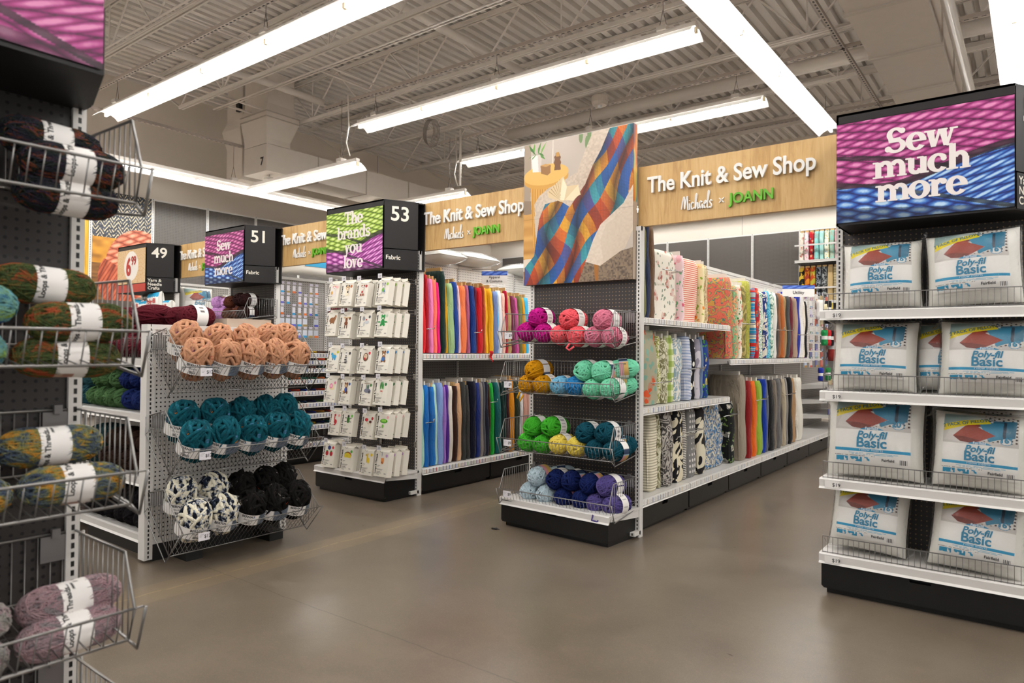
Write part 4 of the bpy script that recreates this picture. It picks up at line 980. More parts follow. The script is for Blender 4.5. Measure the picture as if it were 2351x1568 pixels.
# ================================================================== yarn balls
CHK = [skein_mesh('chunky_strands', .222, .067, 36, .0068, seed=s, inc=(60, 90), jit=.07, p=2.5, waist=.03, heart=.88) for s in (1, 2, 3)]
LBA = [band_mesh('paper_band', .0758, .066, k, seed=i) for i, k in enumerate(('photo', 'plain', 'photo'))]
def ball(name, lab, mesh, m, M, band=None, group=None, cat='yarn ball', bandname='paper_band', brand=None):
    t = thing(name, lab, cat, M=M, group=group); o = link('strands', mesh, t)
    if not mesh.materials: mesh.materials.append(m)
    o.material_slots[0].link = 'OBJECT'; o.material_slots[0].material = m
    if band: b = link(bandname, band, t); (brand and brand(b))
    return t
cn = dict(magenta='b5157f', coral='f0606a', pink='d67a92', mustard='c98c0c', sky='7cbfe0', azure='2f86c4', mint='7fdcb4', green='3fa82a', yellow='f2d860', teal='0d4a5a', pale='b9ccd6', navy='0c1d52', purple='544a86')
cw = dict(magenta='magenta', coral='coral', pink='dusty pink', mustard='mustard', sky='sky blue', azure='azure blue', mint='mint green', green='bright green', yellow='yellow', teal='dark teal', pale='pale ice blue', navy='navy blue', purple='dusky purple')
ROWS = [(0, [('magenta', -2.83, 1.489), ('coral', -2.564, 1.473), ('pink', -2.297, 1.462)], [('magenta', -2.92, 1.392), ('magenta', -2.769, 1.38), ('coral', -2.639, 1.368), ('coral', -2.495, 1.356), ('pink', -2.361, 1.355), ('pink', -2.233, 1.349)]),
 (1, [('mustard', -2.849, 1.118), ('mint', -2.443, 1.122), ('mint', -2.305, 1.121)], [('mustard', -2.907, 1.018), ('mustard', -2.775, 1.018), ('sky', -2.632, 1.014), ('azure', -2.51, 1.016), ('mint', -2.37, 1.005), ('mint', -2.236, 1.01)]),
 (2, [('green', -2.862, .718), ('green', -2.704, .725), ('teal', -2.428, .704), ('teal', -2.28, .715)], [('green', -2.902, .605), ('green', -2.776, .603), ('yellow', -2.638, .612), ('yellow', -2.494, .61), ('teal', -2.349, .603), ('teal', -2.21, .605)]),
 (3, [('pale', -2.819, .368), ('navy', -2.665, .362), ('navy', -2.535, .370), ('navy', -2.395, .366), ('purple', -2.259, .366)], [('pale', -2.885, .255), ('pale', -2.745, .252), ('navy', -2.59, .255), ('navy', -2.454, .257), ('purple', -2.334, .248), ('purple', -2.21, .25)])]
r_ = random.Random(3)
for b, top, bot in ROWS:
    for nm, row, yf in (('top', top, 3.955), ('lower', bot, 3.945)):
        for i, (c, x, z) in enumerate(row):
            same = [j for j, q in enumerate(row) if q[0] == c]; k = same.index(i)
            wd = '' if len(same) == 1 else (('left', 'right') if len(same) == 2 else ('left', 'middle', 'right'))[k] + ' '
            lab = f'{wd}{cw[c]} yarn ball, {nm} row, {B54[b]} basket below the blanket poster'
            s = 1.02 if nm == 'top' else .98
            M = axisM((x+.012, yf+.098, z-.006), (r_.uniform(.0, .2), 1, r_.uniform(-.05, .04)), r_.uniform(0, 6)) @ S(s)
            ball('yarn_ball', lab, r_.choice(CHK), yarn(cn[c]), M, LBA[r_.randrange(3)], f'yarn balls in the {B54[b]} basket')
# two extra mint balls lying behind, and loose ends
for c, x, y, z, lab in (('mint', -2.20, 4.12, 1.135, 'loose mint green ball slumped at the back right of the second basket'), ('mint', -2.215, 4.13, 1.02, 'mint green ball under the slumped one at right of the second basket'), ('pale', -2.70, 4.15, .37, 'pale ice blue ball peeping out behind the bottom basket\'s navy ones'), ('teal', -2.22, 4.14, .62, 'dark teal ball at the back right of the third basket')):
    ball('yarn_ball', lab, CHK[1], yarn(cn[c]), axisM((x, y, z), (.9, .6, .1), 1) @ S(.9), LBA[0])
for c, P, lab in (('coral', [(-2.47, 3.88, 1.30), (-2.49, 3.87, 1.27), (-2.46, 3.86, 1.255), (-2.43, 3.87, 1.28)], 'loose coral yarn end looping below the top basket'), ('mustard', [(-2.88, 3.88, .96), (-2.895, 3.87, .92), (-2.87, 3.87, .90), (-2.85, 3.88, .94)], 'loose mustard yarn end looping below the second basket'), ('purple', [(-2.27, 3.86, .2), (-2.28, 3.86, .165), (-2.24, 3.86, .16), (-2.22, 3.87, .19)], 'loose purple yarn end below the bottom basket')):
    g = MB(); g.tube(P, .007, 7); tag(g.done('yarn_end', yarn(cn[c]), smooth=True), lab, 'yarn')

# long self-striping skeins in the nearest baskets (axis along Y)
FINE = [skein_mesh('fine_strands', .235, .053, 150, .0019, segs=30, sides=4, seed=s, inc=(66, 90), waist=.16, jit=.055, p=2.6) for s in (11, 12)]
LBS = [band_mesh('paper_band', .0492, .072, 'scape', seed=i) for i in range(2)]
def loops_brand(b):
    me = 'Loops & Threads'
    f = lambda x, y: (.0496*math.cos(x/.0492+2.4), .0496*math.sin(x/.0492+2.4), -.033+y)
    bent_text(me, .0185, mat('1f1c1b'), b, lambda x, y: (.0497*math.cos(.1-x/.0492), .0497*math.sin(.1-x/.0492), -.014-y), bold=.03)
VAR = dict(ember=(1, [(.38, '5e3526'), (.44, '2e2a38'), (.5, '22272a'), (.56, '2b3028'), (.61, '7a4026'), (.66, '33304a')], 0.), moss=(1, [(.38, '9c4a2e'), (.44, '6b5a30'), (.5, '485630'), (.56, '39442a'), (.62, '8a4428'), (.68, '4f6a30')], 3.),
 ocean=(1, [(.38, '2c4f8c'), (.46, '5f94a0'), (.54, '6f9a8c'), (.62, '7f9a48')], 5.), harvest=(1, [(.38, 'b88232'), (.44, '7f7c48'), (.5, '5a6668'), (.56, '3f4a62'), (.61, '6b6f44'), (.66, 'ab8038')], 7.),
 rose=(1, [(.38, '7f7479'), (.48, 'a58a8e'), (.56, '9a7c82'), (.64, '857e80')], 2.), stone=(1, [(.38, '7f7f7c'), (.48, '9a958f'), (.56, 'a38c92'), (.64, '84907f')], 4.), rust=(1.0, [(.3, '5a3320'), (.5, 'b5552a'), (.7, '8a4526')]))
vw = dict(ember='dark orange and charcoal', moss='green and rust', ocean='blue and sea green', harvest='slate and gold', rose='dusty rose grey', stone='pale grey and pink', rust='rust orange')
SK = [('ember', -2.02, .69, 1.775, 0, 'upper'), ('ember', -1.935, .71, 1.705, 1, 'front'), ('ember', -1.955, .705, 1.630, 0, 'lowest'), ('ember', -2.03, .43, 1.79, 1, 'far left upper'), ('ember', -1.95, .435, 1.685, 0, 'far left lower'),
 ('moss', -2.02, .68, 1.405, 0, 'upper'), ('moss', -1.93, .73, 1.312, 1, 'front'), ('moss', -1.95, .71, 1.222, 0, 'lowest'), ('ocean', -1.94, .475, 1.345, 1, 'far left upper'), ('ocean', -1.95, .46, 1.24, 0, 'far left lower'),
 ('harvest', -2.02, .70, .995, 0, 'upper'), ('harvest', -1.93, .72, .905, 1, 'front'), ('harvest', -2.01, .45, .98, 0, 'far left upper'), ('harvest', -1.93, .47, .90, 1, 'far left lower'),
 ('rose', -1.975, .735, .60, 1, 'upper'), ('rose', -1.93, .72, .535, 0, 'lower'), ('stone', -1.96, .48, .60, 0, 'far left upper'), ('stone', -1.94, .47, .52, 1, 'far left lower'),
 ('rust', -1.98, .73, .30, 0, 'right hand'), ('rust', -1.98, .47, .30, 1, 'far left')]
for i, (c, x, y, z, v, wd) in enumerate(SK):
    bi = 0 if z > 1.55 else 1 if z > 1.1 else 2 if z > .8 else 3 if z > .4 else 4
    M = axisM((x, y, z), (r_.uniform(-.06, .06), 1, r_.uniform(-.05, .03)), [2.9, 2.5, 3.3, 2.2][i % 4])
    ball('yarn_skein', f'{wd} {vw[c]} skein in the {BL[bi]} near basket', FINE[v], yarn('x'+c, VAR[c]), M, LBS[v], f'striped skeins in the {BL[bi]} near basket', 'yarn skein', brand=loops_brand)

# big blanket yarn in the deep baskets
BIG = [skein_mesh('thick_strands', .262, .086, 19, .0118, segs=28, sides=7, seed=s, inc=(45, 88), jit=.10, p=2.3, heart=.84) for s in (21, 22, 23, 24)]
LBB = [band_mesh('paper_band', .0985, .075, 'blanket', seed=i, z0=-.034) for i in range(2)]
def bernat(b):
    for s_, sz, dz in (('BERNAT', .022, -.018), ('Blanket', .016, -.037), ('BIG', .022, -.063)):
        bent_text(s_, sz, mat('2a2a2e'), b, lambda x, y, dz=dz: (.0990*math.cos(x/.0990-2.05), .0990*math.sin(x/.0990-2.05), dz+y), bold=.03 if s_ != 'Blanket' else 0)
VB = dict(peach=(1.2, [(.34, '7a4a6a'), (.38, 'a87660'), (.46, 'b88767'), (.56, 'bd8c6d'), (.61, 'ae7c60'), (.65, 'a8442f'), (.69, 'e8d0c4')]), lagoon=(1.2, [(.34, 'a0652a'), (.37, '0a3a46'), (.5, '0c4a56'), (.6, '12606c'), (.65, '5a6ea0'), (.70, '1a7a86')]),
 panda=(1.2, [(.38, '10131f'), (.44, '1c2333'), (.47, '8c93a0'), (.5, 'ded7c2'), (.72, 'ece5ce')]), coal=(1.3, [(.33, 'b8481c'), (.36, '0e0c0b'), (.5, '141211'), (.6, '1e1b1a'), (.64, '98948f'), (.68, '100e0e')]))
bw = dict(peach='speckled peach', lagoon='variegated teal', panda='cream and black', coal='black flecked')
for bi, zr in enumerate(ZW):
    for row in (0, 1):
        for i in range(5):
            c = ('peach', 'lagoon', 'panda')[bi]
            if bi == 2 and (i > 1): c = 'coal'
            if bi == 0: y = (2.03, 2.20, 2.37, 2.53, 2.68)[i] if row == 0 else (2.06, 2.26, 2.44, 2.60, 2.71)[i]
            else: y = (2.03, 2.20, 2.38, 2.54, 2.70)[i] if row == 0 else (2.05, 2.24, 2.42, 2.59, 2.72)[i]
            x, z = (-3.785, zr+.045) if row == 0 else (-3.965, zr+.135)
            M = axisM((x, y, z+r_.uniform(-.008, .01)), (.42 if row == 0 else .3, r_.uniform(-.1, .1), 1), r_.uniform(-.4, .4)-.2) @ S(.93 if row == 0 else .95)
            lab = f'{order(i, 5)} {"front" if row == 0 else "back"} ball of {bw[c]} yarn in the {BW[bi]} deep basket'
            ball('blanket_yarn_ball', lab, BIG[r_.randrange(4)], yarn('x'+c, VB[c]), M, LBB[i % 2], f'chunky balls in the {BW[bi]} deep basket', brand=bernat)
# on the aisle 51 basket
for i, (c, cl, x, z, y) in enumerate((('lilac', 'd9a3dd', -7.08, 1.74, 3.98), ('lilac', 'd9a3dd', -6.95, 1.735, 4.02), ('chestnut', '5a3020', -6.83, 1.735, 3.98), ('dark brown', '2a1413', -6.68, 1.76, 4.0), ('dark brown', '2a1413', -6.54, 1.75, 3.98), ('lilac', 'd9a3dd', -7.08, 1.62, 3.96), ('lilac', 'cf98d4', -6.96, 1.62, 3.98), ('chestnut', '5a3020', -6.83, 1.61, 3.96), ('chestnut', '5a3020', -6.70, 1.62, 4.0), ('dark brown', '2a1413', -6.56, 1.62, 3.97))):
    row = 'top' if i < 5 else 'lower'; lab = f'{order(i % 5, 5)} ball, {c}, in the {row} row of the aisle 51 basket'
    ball('yarn_ball', lab, CHK[i % 3], yarn(cl), axisM((x, y+.09, z), (-.1, 1, 0), i), LBA[0], 'yarn balls in the aisle 51 basket')
# chunky skeins on and in the low white gondola
FAT = [skein_mesh('plush_strands', .23, .062, 30, .0085, segs=26, sides=6, seed=s, inc=(55, 88), jit=.06, p=2.5) for s in (31, 32)]
LBF = band_mesh('paper_band', .0745, .08, 'plain', seed=4)
def fatrow(c, cl, spots, lab, d=(0, 1, 0), grp=None, band_on=()):
    for i, (x, y, z) in enumerate(spots):
        ball('plush_skein', lab.format(order(i, len(spots))), FAT[i % 2], yarn(cl), axisM((x, y, z), (d[0]+r_.uniform(-.1, .1), d[1]+r_.uniform(-.1, .1), d[2]), r_.uniform(0, 6)), LBF if i in band_on else None, grp, 'yarn skein')
fatrow('maroon', '551420', [(-4.86, 2.06, 1.30), (-4.70, 2.08, 1.44), (-4.56, 2.10, 1.33), (-4.50, 2.14, 1.455), (-4.36, 2.26, 1.445), (-4.26, 2.28, 1.448)], '{0} maroon plush skein heaped on top of the low white gondola', grp='maroon skeins on the low gondola', band_on=(5,))
fatrow('maroon', '551420', [(-4.93, 2.04, 1.25), (-4.79, 2.04, 1.25), (-4.65, 2.04, 1.25), (-4.51, 2.04, 1.25), (-4.37, 2.04, 1.25), (-4.23, 2.04, 1.25)], '{0} maroon plush skein behind the wire fence of the low gondola', grp='maroon skeins behind the fence')
fatrow('green', '47683f', [(-4.98, 2.05, .93), (-4.85, 2.05, .93), (-4.72, 2.05, .93), (-4.6, 2.06, .93)], '{0} forest green plush skein in the lower layer of the second shelf', grp='green skeins')
fatrow('green', '47683f', [(-4.93, 2.06, 1.05), (-4.79, 2.06, 1.055), (-4.66, 2.06, 1.05)], '{0} forest green plush skein in the upper layer of the second shelf', grp='green skeins')
fatrow('navy', '15265c', [(-4.46, 2.05, .93), (-4.33, 2.05, .93), (-4.21, 2.05, .93)], '{0} navy plush skein in the lower layer of the second shelf', grp='navy skeins')
fatrow('navy', '15265c', [(-4.52, 2.06, 1.05), (-4.38, 2.06, 1.06), (-4.24, 2.06, 1.05)], '{0} navy plush skein in the upper layer of the second shelf', grp='navy skeins')
fatrow('teal', '2b5560', [(-5.28, 2.06, .93), (-5.14, 2.06, .93), (-5.2, 2.07, 1.05), (-5.07, 2.06, 1.05)], '{0} grey teal plush skein left of the green ones', grp='grey teal skeins')
fatrow('brown', '2b1a12', [(-4.78, 2.05, .55), (-4.64, 2.05, .55), (-4.5, 2.05, .55), (-4.36, 2.05, .55), (-4.23, 2.05, .55)], '{0} dark brown plush skein on the third shelf of the low gondola', grp='brown skeins')
fatrow('brown', '2b1a12', [(-4.7, 2.06, .67), (-4.56, 2.06, .67), (-4.42, 2.06, .67), (-4.28, 2.06, .67)], '{0} dark brown plush skein in the upper layer of the third shelf', grp='brown skeins')
fatrow('teal', '17353a', [(-5.06, 2.05, .55), (-4.93, 2.05, .55), (-4.98, 2.06, .67), (-4.85, 2.06, .67)], '{0} deep teal plush skein on the third shelf of the low gondola', grp='deep teal skeins')
fatrow('black', '121113', [(-4.95+.135*i, 2.05, .22) for i in range(6)], '{0} black plush skein on the lowest shelf of the low gondola', grp='black skeins')
fatrow('black', '121113', [(-4.88+.135*i, 2.07, .335) for i in range(5)], '{0} black plush skein in the upper layer of the lowest shelf', grp='black skeins')
fatrow('grey', '6a5f5a', [(-5.2, 2.03, .22), (-5.08, 2.02, .22)], '{0} grey brown plush skein left of the black ones', grp='grey brown skeins')
fatrow('coral', 'ee7a66', [(-4.66, 2.86, 1.38), (-4.52, 2.9, 1.38)], '{0} coral plush skein behind the cardboard tray', grp='coral skeins')
# (shelf of the far half that carries the coral skeins)
t = thing('gondola_bay', 'far side of the low white gondola carrying coral skeins', 'shop shelving', M=T((-5.06, 2.44, 0)))
g = MB(); g.box(0, .9, 0, .40, 1.28, 1.31); g.box(0, .9, 0, .40, .1, .13); g.box(0, .02, 0, .4, .1, 1.3); g.done('shelf', mat(WHITE, .4), t)
t = thing('carton_tray', 'open tan cardboard tray on top of the low white gondola', 'box', M=T((-4.38, 2.42, 1.386)))
for nm, b in (('bottom', (0, .24, 0, .32, 0, .004)), ('side', (0, .004, 0, .32, .004, .055)), ('side', (.236, .24, 0, .32, .004, .055)), ('side', (.004, .236, 0, .004, .004, .055)), ('side', (.004, .236, .316, .32, .004, .055))):
    g = MB(); g.box(*b); g.done(nm, mat('b7a695', .8), t)
# ================================================================== bagged pillows
SIL = mat('f3f0e8', .85, noise=.05)
def cushion(w, h, th, n=28, k=1.0, seed=0):
    g_ = np.random.default_rng(seed); ph = g_.uniform(0, 6, 6)
    def fn(a, b, s):
        x, z = 2*a-1, 2*b-1; e = (max(0, 1-abs(x)**3.2)*max(0, 1-abs(z)**3.2))**.55
        wr = 1+.05*math.sin(7*x+ph[0]+2*z)*math.sin(5*z+ph[1])*(abs(x)**2+abs(z)**2)*.6
        return (x*w/2*(1-.035*(1-z*z)), s*(th/2*e*wr*k+.002), h/2*z*(1-.035*(1-x*x)))
    return fn
def cushion_mesh(name, w, h, th, m, parent=None, n=28, k=1., seed=0):
    f = cushion(w, h, th, n, k, seed); g = MB(); g.grid(n, n, lambda a, b: f(1-a, b, 1)); g.grid(n, n, lambda a, b: f(a, b, -1))
    return g.done(name, m, parent, True)
def pillow_canvas():
    C = Canvas(250, 270, 'f5f2ed'); U, V = C.U, C.V
    top = V < .47; C.C[top] = C.rgb('cfcac4'); C.put(top & (V < .2), C.ramp(C.noise(4, 2, 3), ['7f9a98', 'b9c7c4', 'd6d6d0']))
    dots = (((U*17) % 1-.5)**2+((V*19+np.floor(U*17) % 2*.5) % 1-.5)**2 < .07) & (U > .55) & (V < .42); C.C[(U > .55) & (V < .40)] = C.rgb('dedad4'); C.C[dots] = C.rgb('4a3a30')
    C.poly([(.02, .43), (.10, .24), (.34, .14), (.42, .30), (.24, .45)], 'd8d3cd'); C.poly([(.40, .08), (.58, .05), (.62, .16), (.42, .2)], '7c2a1e')
    C.poly([(.66, .07), (.97, .05), (.95, .32), (.70, .38)], '2a6f8c'); C.poly([(.46, .11), (.80, .10), (.80, .34), (.62, .42), (.52, .2)], '3183a4'); C.poly([(.80, .08), (.84, .08), (.83, .34), (.79, .36)], '23384a')
    C.poly([(.14, .36), (.36, .12), (.52, .22), (.70, .31), (.42, .46), (.24, .44)], '96361f'); C.poly([(.14, .36), (.24, .44), (.42, .46), (.5, .4), (.3, .36)], '742614')
    C.ell(.5, .505, .18, .075, '2a93be'); m = (V > .475) & (((U-.5)/.18)**2+((V-.505)/.075)**2 < 1.2); C.C[m] = C.rgb('f5f2ed'); C.C[(V >= .47) & (V < .475)] = C.rgb('d8d4ce')
    C.ell(.84, .39, .075, .055, '2a93be'); C.ell(.84, .39, .066, .048, 'f2efea')
    C.poly([(-.01, .29), (.02, .25), (-.01, .21), (.03, .17), (.3, .09), (.62, .045), (.6, .075), (.64, .12), (.34, .17), (.05, .27)], 'ecd61c')
    C.C[(V > .76) & (V < .805)] = C.rgb('2a9bc8')
    for k, (a, b) in enumerate(((.2, .85), (.24, .8))): C.C[(abs(V-(.825+.018*k)) < .004) & (U > a) & (U < b) & ((C.noise(60, 2, k) > .35))] = C.rgb('6db6d2')
    C.C[(abs(V-.868) < .005) & (U < .55) & (C.noise(70, 2, 5) > .4)] = C.rgb('a09a94')
    for a, b in ((.02, .19), (.22, .38)): C.C[(V > .885) & (V < .955) & (U > a) & (U < b) & (C.noise(50, 30, 6) > .4)] = C.rgb('2f9ac4')
    C.C[(V > .885) & (V < .955) & (U > .41) & (U < .48) & (C.noise(40, 26, 8) > .5)] = C.rgb('2f9ac4')
    C.C[(V > .89) & (V < .96) & (U > .86) & (U < .96) & (((U*90).astype(int) % 2) == 0)] = C.rgb('3a3634')
    return C
PC = pillow_canvas(); CY = mat('1f86ad', .4); _pil = {}
def pillow(lab, M, w=.40, h=.40, th=.21, size='16"', key='a', group='bagged pillows on the display shelves', cat='pillow pack'):
    if (key, w) in _pil:
        c = copy_tree(_pil[(key, w)], M=M); c['label'] = lab; c['group'] = group; return c
    t = thing('pillow_pack', lab, cat, M=M, group=group); sd = len(_pil)
    c = cushion_mesh('pillow', w, h, th, SIL, t, seed=sd); f = cushion(w, h, th, seed=sd)
    lw, lh = w*.77, h*.80; oz = h*.05
    def onto(x, z, off):
        a, b = (x/w+.5), ((z+oz)/h+.5); return Vector((x, f(min(max(a, 0), 1), min(max(b, 0), 1), -1)[1]-off, z+oz))
    def fnP(P): return np.array([onto(p[0], p[2], .002) for p in P])
    lb = PC.mesh('label', lw, lh, t, fn=fnP, mt=vcol(.4))
    def L(s, size_, u, v, bold=.02, rot=0, m=CY, sx=1., sh=0.):
        cr, sr = math.cos(math.radians(rot)), math.sin(math.radians(rot))
        bent_text(s, size_, m, lb, lambda x, y: onto((u-.5)*lw+x*cr+sh*y-y*sr, (.5-v)*lh+x*sr+y*cr, .0045), bold, sx=sx)
    L('Poly-fil', .044*w/.4, .5, .595, .03, sh=.22); L('Basic', .062*w/.4, .5, .735, .025); L('Pillow Inserts', .018*w/.4, .5, .792, 0, m=mat('d8ecf2', .4)); L('Fairfield', .017*w/.4, .5, .468, .02, m=mat('e8f2f5', .4))
    L('2 PACK OF PILLOWS', .0225*w/.4, .33, .150, .015, rot=13, m=mat('1a6f86')); L(size, .036*w/.4, .84, .405, .04); L('Fairfield', .018, .72, .93, .02, m=mat('2e2b29'))
    b = cushion_mesh('plastic_bag', w*1.05, h*1.06, th*1.05, plastic(), t, k=1.06, seed=sd)
    for sx in (-1, 1):
        for sz in (-1, 1):
            g = MB(); g.grid(5, 5, lambda a, b_, sx=sx, sz=sz: (sx*(w*.49+a*.045*(1-b_*.5)), .018*math.sin(a*5+b_*4+sx), sz*(h*.47+b_*.05*(1-a*.4))-sz*a*.03))
            g.done('bag_corner', plastic(), b, True)
    _pil[(key, w)] = t; return t
def PM(x, z, w=.4, y=3.955, tilt=-9, yaw_=0, roll=0): return T((x*(y+.055)/y, y+.055, z)) @ R('Z', yaw_) @ R('X', tilt) @ R('Y', roll)
pillow('bagged 16 inch pillow pack at left of the top shelf', PM(-.632, 1.655, yaw_=3, roll=-1), .36, .345)
pillow('bagged 16 inch pillow pack at right of the top shelf', PM(-.245, 1.665, yaw_=-2, roll=-3), .385, .365, key='b')
pillow('bagged 16 inch pillow pack at left of the second shelf', PM(-.665, 1.235, yaw_=2, roll=1), .39, .36, key='c')
pillow('bagged pillow pack tucked half behind its neighbour on the second shelf', PM(-.335, 1.235, y=4.07), .36, .345)
pillow('bagged 16 inch pillow pack at right of the second shelf', PM(-.185, 1.23, y=3.935, roll=1), .39, .36, key='c')
pillow('larger bagged 20 inch pillow pack at left of the third shelf', PM(-.665, .815, y=3.96, roll=0), .45, .42, .19, '20"', key='d')
pillow('bagged 16 inch pillow pack at right of the third shelf, corners puckered', PM(-.215, .785, roll=2), .385, .365, key='b')
pillow('bagged pillow pack standing behind the right one on the third shelf', PM(-.24, .80, y=4.09), .385, .365, key='b')
pillow('bagged 16 inch pillow pack at left of the lowest shelf, slumped', PM(-.69, .395, y=3.97, roll=3, tilt=-14), .36, .345)
pillow('bagged 16 inch pillow pack at right of the lowest shelf', PM(-.225, .39, roll=4, tilt=-14), .385, .365, key='b')
pillow('bagged 20 inch pillow pack on the gondola between signs 49 and 51', T((-8.52, 4.55, 1.80)) @ R('Z', 90) @ R('X', -6), .45, .42, .19, '20"', key='d', group=None)
pillow('bagged pillow pack farther back on the gondola between signs 49 and 51', T((-8.55, 5.15, 1.76)) @ R('Z', 90) @ R('X', -6), .385, .365, key='b', group=None)
WIRE = mat('7f7c7a', .4, .8)
for z in (.212, .60, 1.055, 1.475):
    f = fence(e55, .015, .90, -.375, z, .085, .0245)
    g = MB(); g.box(.03, .10, -.3995, -.398, z-.045, z-.010); tk = g.done('price_ticket', mat('e6e3df', .4), e55); text('$19', .026, mat('222222'), tk, T((.085, -.400, z-.037)), bold=.01)
fence(e49, .02, .88, -.35, 1.66, .03)
# pillow stuffing bags on the aisle 49 display
for i, (x, w_, z, y, lab) in enumerate(((-8.97, .26, 1.775, 4.06, 'slumped white and blue stuffing bag at left below sign 49'), (-8.74, .22, 1.74, 4.03, 'small stuffing bag between two larger ones below sign 49'), (-8.52, .33, 1.80, 4.05, 'upright white stuffing bag with blue scalloped top below sign 49'), (-8.30, .16, 1.76, 4.10, 'edge of a stuffing bag at far right below sign 49'))):
    t = thing('stuffing_bag', lab, 'bag', M=T((x, y, z)) @ R('Y', (6, -4, -3, 0)[i])); h = w_*.72 if i else w_*.6
    cushion_mesh('bag', w_, h, .12, SIL, t, 18, seed=i); f = cushion(w_, h, .12, seed=i)
    C = Canvas(60, 44, 'f0eee9'); C.C[C.V < .22+.06*np.abs(np.sin(C.U*22))] = C.rgb('2aa6d4'); C.C[C.V > .9] = C.rgb('2aa6d4')
    pr = C.mesh('print', w_*.86, h*.9, t, fn=lambda P: np.array([[p[0], f(p[0]/w_+.5, p[2]/h+.5, -1)[1]-.002, p[2]] for p in P]))
    bent_text('Poly-fil', w_*.24, mat('c8281e', .4), pr, lambda x_, y_: Vector((x_, f(min(max(x_/w_+.5, 0), 1), .5, -1)[1]-.005, y_-.02)), .03)
# packaged needles hung left of them
for i in range(7):
    t = thing('needle_card', 'slim white card of knitting needles hanging left below sign 49', 'packet', M=T((-9.27+.052*i, 4.18, 1.74)), group='needle cards below sign 49')
    g = MB(); g.box(-.02, .02, -.004, .004, -.12, .12); g.done('card', mat('dedad6', .4), t); g = MB(); g.box(-.014, .014, -.006, -.004, .04, .08); g.done('print', mat('22264a'), t)
    g = MB(); g.box(-.02, .02, -.012, -.009, .125, .15); g.done('price_ticket', mat('e8e5e2'), t)
# big comforter bags lying on the gondola tops
for i, (x, y, z, sx, lab) in enumerate(((-4.65, 5.35, 2.17, 1., 'puffy white batting bag lying on top of the plain fabric gondola'), (-4.6, 4.85, 2.14, .7, 'flatter white batting bag on the same gondola top, nearer sign 53'), (-4.62, 6.3, 2.15, .9, 'crumpled clear bag of batting farther along the gondola top'))):
    t = thing('batting_bag', lab, 'bag', M=T((x, y, z)) @ R('X', 90)); cushion_mesh('batting', .42, .55*sx, .13, SIL, t, 18, seed=40+i); cushion_mesh('plastic_bag', .45, .6*sx, .15, plastic(), t, 18, seed=50+i)
t = thing('batting_bag', 'blue and white batting bag with a red 20 dot, between signs 51 and 53', 'bag', M=T((-6.5, 4.85, 2.16)) @ R('Z', 90))
cushion_mesh('batting', .9, .2, .2, SIL, t, 18, seed=60); g = MB(); g.box(-.2, .42, -.108, -.104, .0, .07); g.done('blue_print', mat('2a9fd0', .4), t)
g = MB(); g.lathe([(0, -.112), (.05, -.112), (.05, -.106)], 20, .12, .015, axis='y'); o = g.done('red_dot', mat('d23a2a', .4), t); text('20', .05, mat('f4f0ec'), t, T((.12, -.114, .0)), bold=.03)

# ================================================================== crochet kits
KW, KH, KD = .128, .172, .05
CARD = mat('e9e3d6', .6); INK = mat('24211f', .6); GREY = mat('9a948c', .6)
def kit_body():
    t = thing('crochet_kit', 'x', 'craft kit')
    g = MB(); g.box(-KW/2, KW/2, 0, KD, -KH, 0); g.done('box', CARD, t)
    g = MB(); g.prism([(-KW*.5, 0), (KW*.5, 0), (KW*.46, .03), (-KW*.46, .03)], KD*.5-.001, KD*.5+.001, 'y')
    g.quad([(-KW/2, 0, 0), (KW/2, 0, 0), (KW*.46, KD*.5, .018), (-KW*.46, KD*.5, .018)]); g.quad([(-KW/2, KD, 0), (KW/2, KD, 0), (KW*.46, KD*.5, .018), (-KW*.46, KD*.5, .018)]); g.done('hang_tab', CARD, t)
    return t
PLAINK = kit_body()
def draw(parent, shapes, size=.044, cx=.008, cz=-.055):
    g = MB(); cols = []; ms = []
    for k, (x, z, rx, rz, c) in enumerate(shapes):
        m = mat(c, .8)
        if m not in ms: ms.append(m)
        g.k = ms.index(m); n = 14; y = -.0012-.0004*k
        g.quad([(cx+size*(x+rx*math.cos(2*PI*a/n)), y, cz+size*(z+rz*math.sin(2*PI*a/n))) for a in range(n)])
    return g.done('animal_picture', ms, parent)
def critter(body, head, ear, extra=()):
    return [(-.35, -.75, .2, .25, body), (.35, -.75, .2, .25, body), (0, -.35, .42, .5, body), (-.28, .72, .18, .2, ear), (.28, .72, .18, .2, ear), (0, .4, .40, .36, head), (0, .28, .2, .14, 'efe2d2'), (-.13, .45, .05, .06, '1a1614'), (.13, .45, .05, .06, '1a1614')]+list(extra)
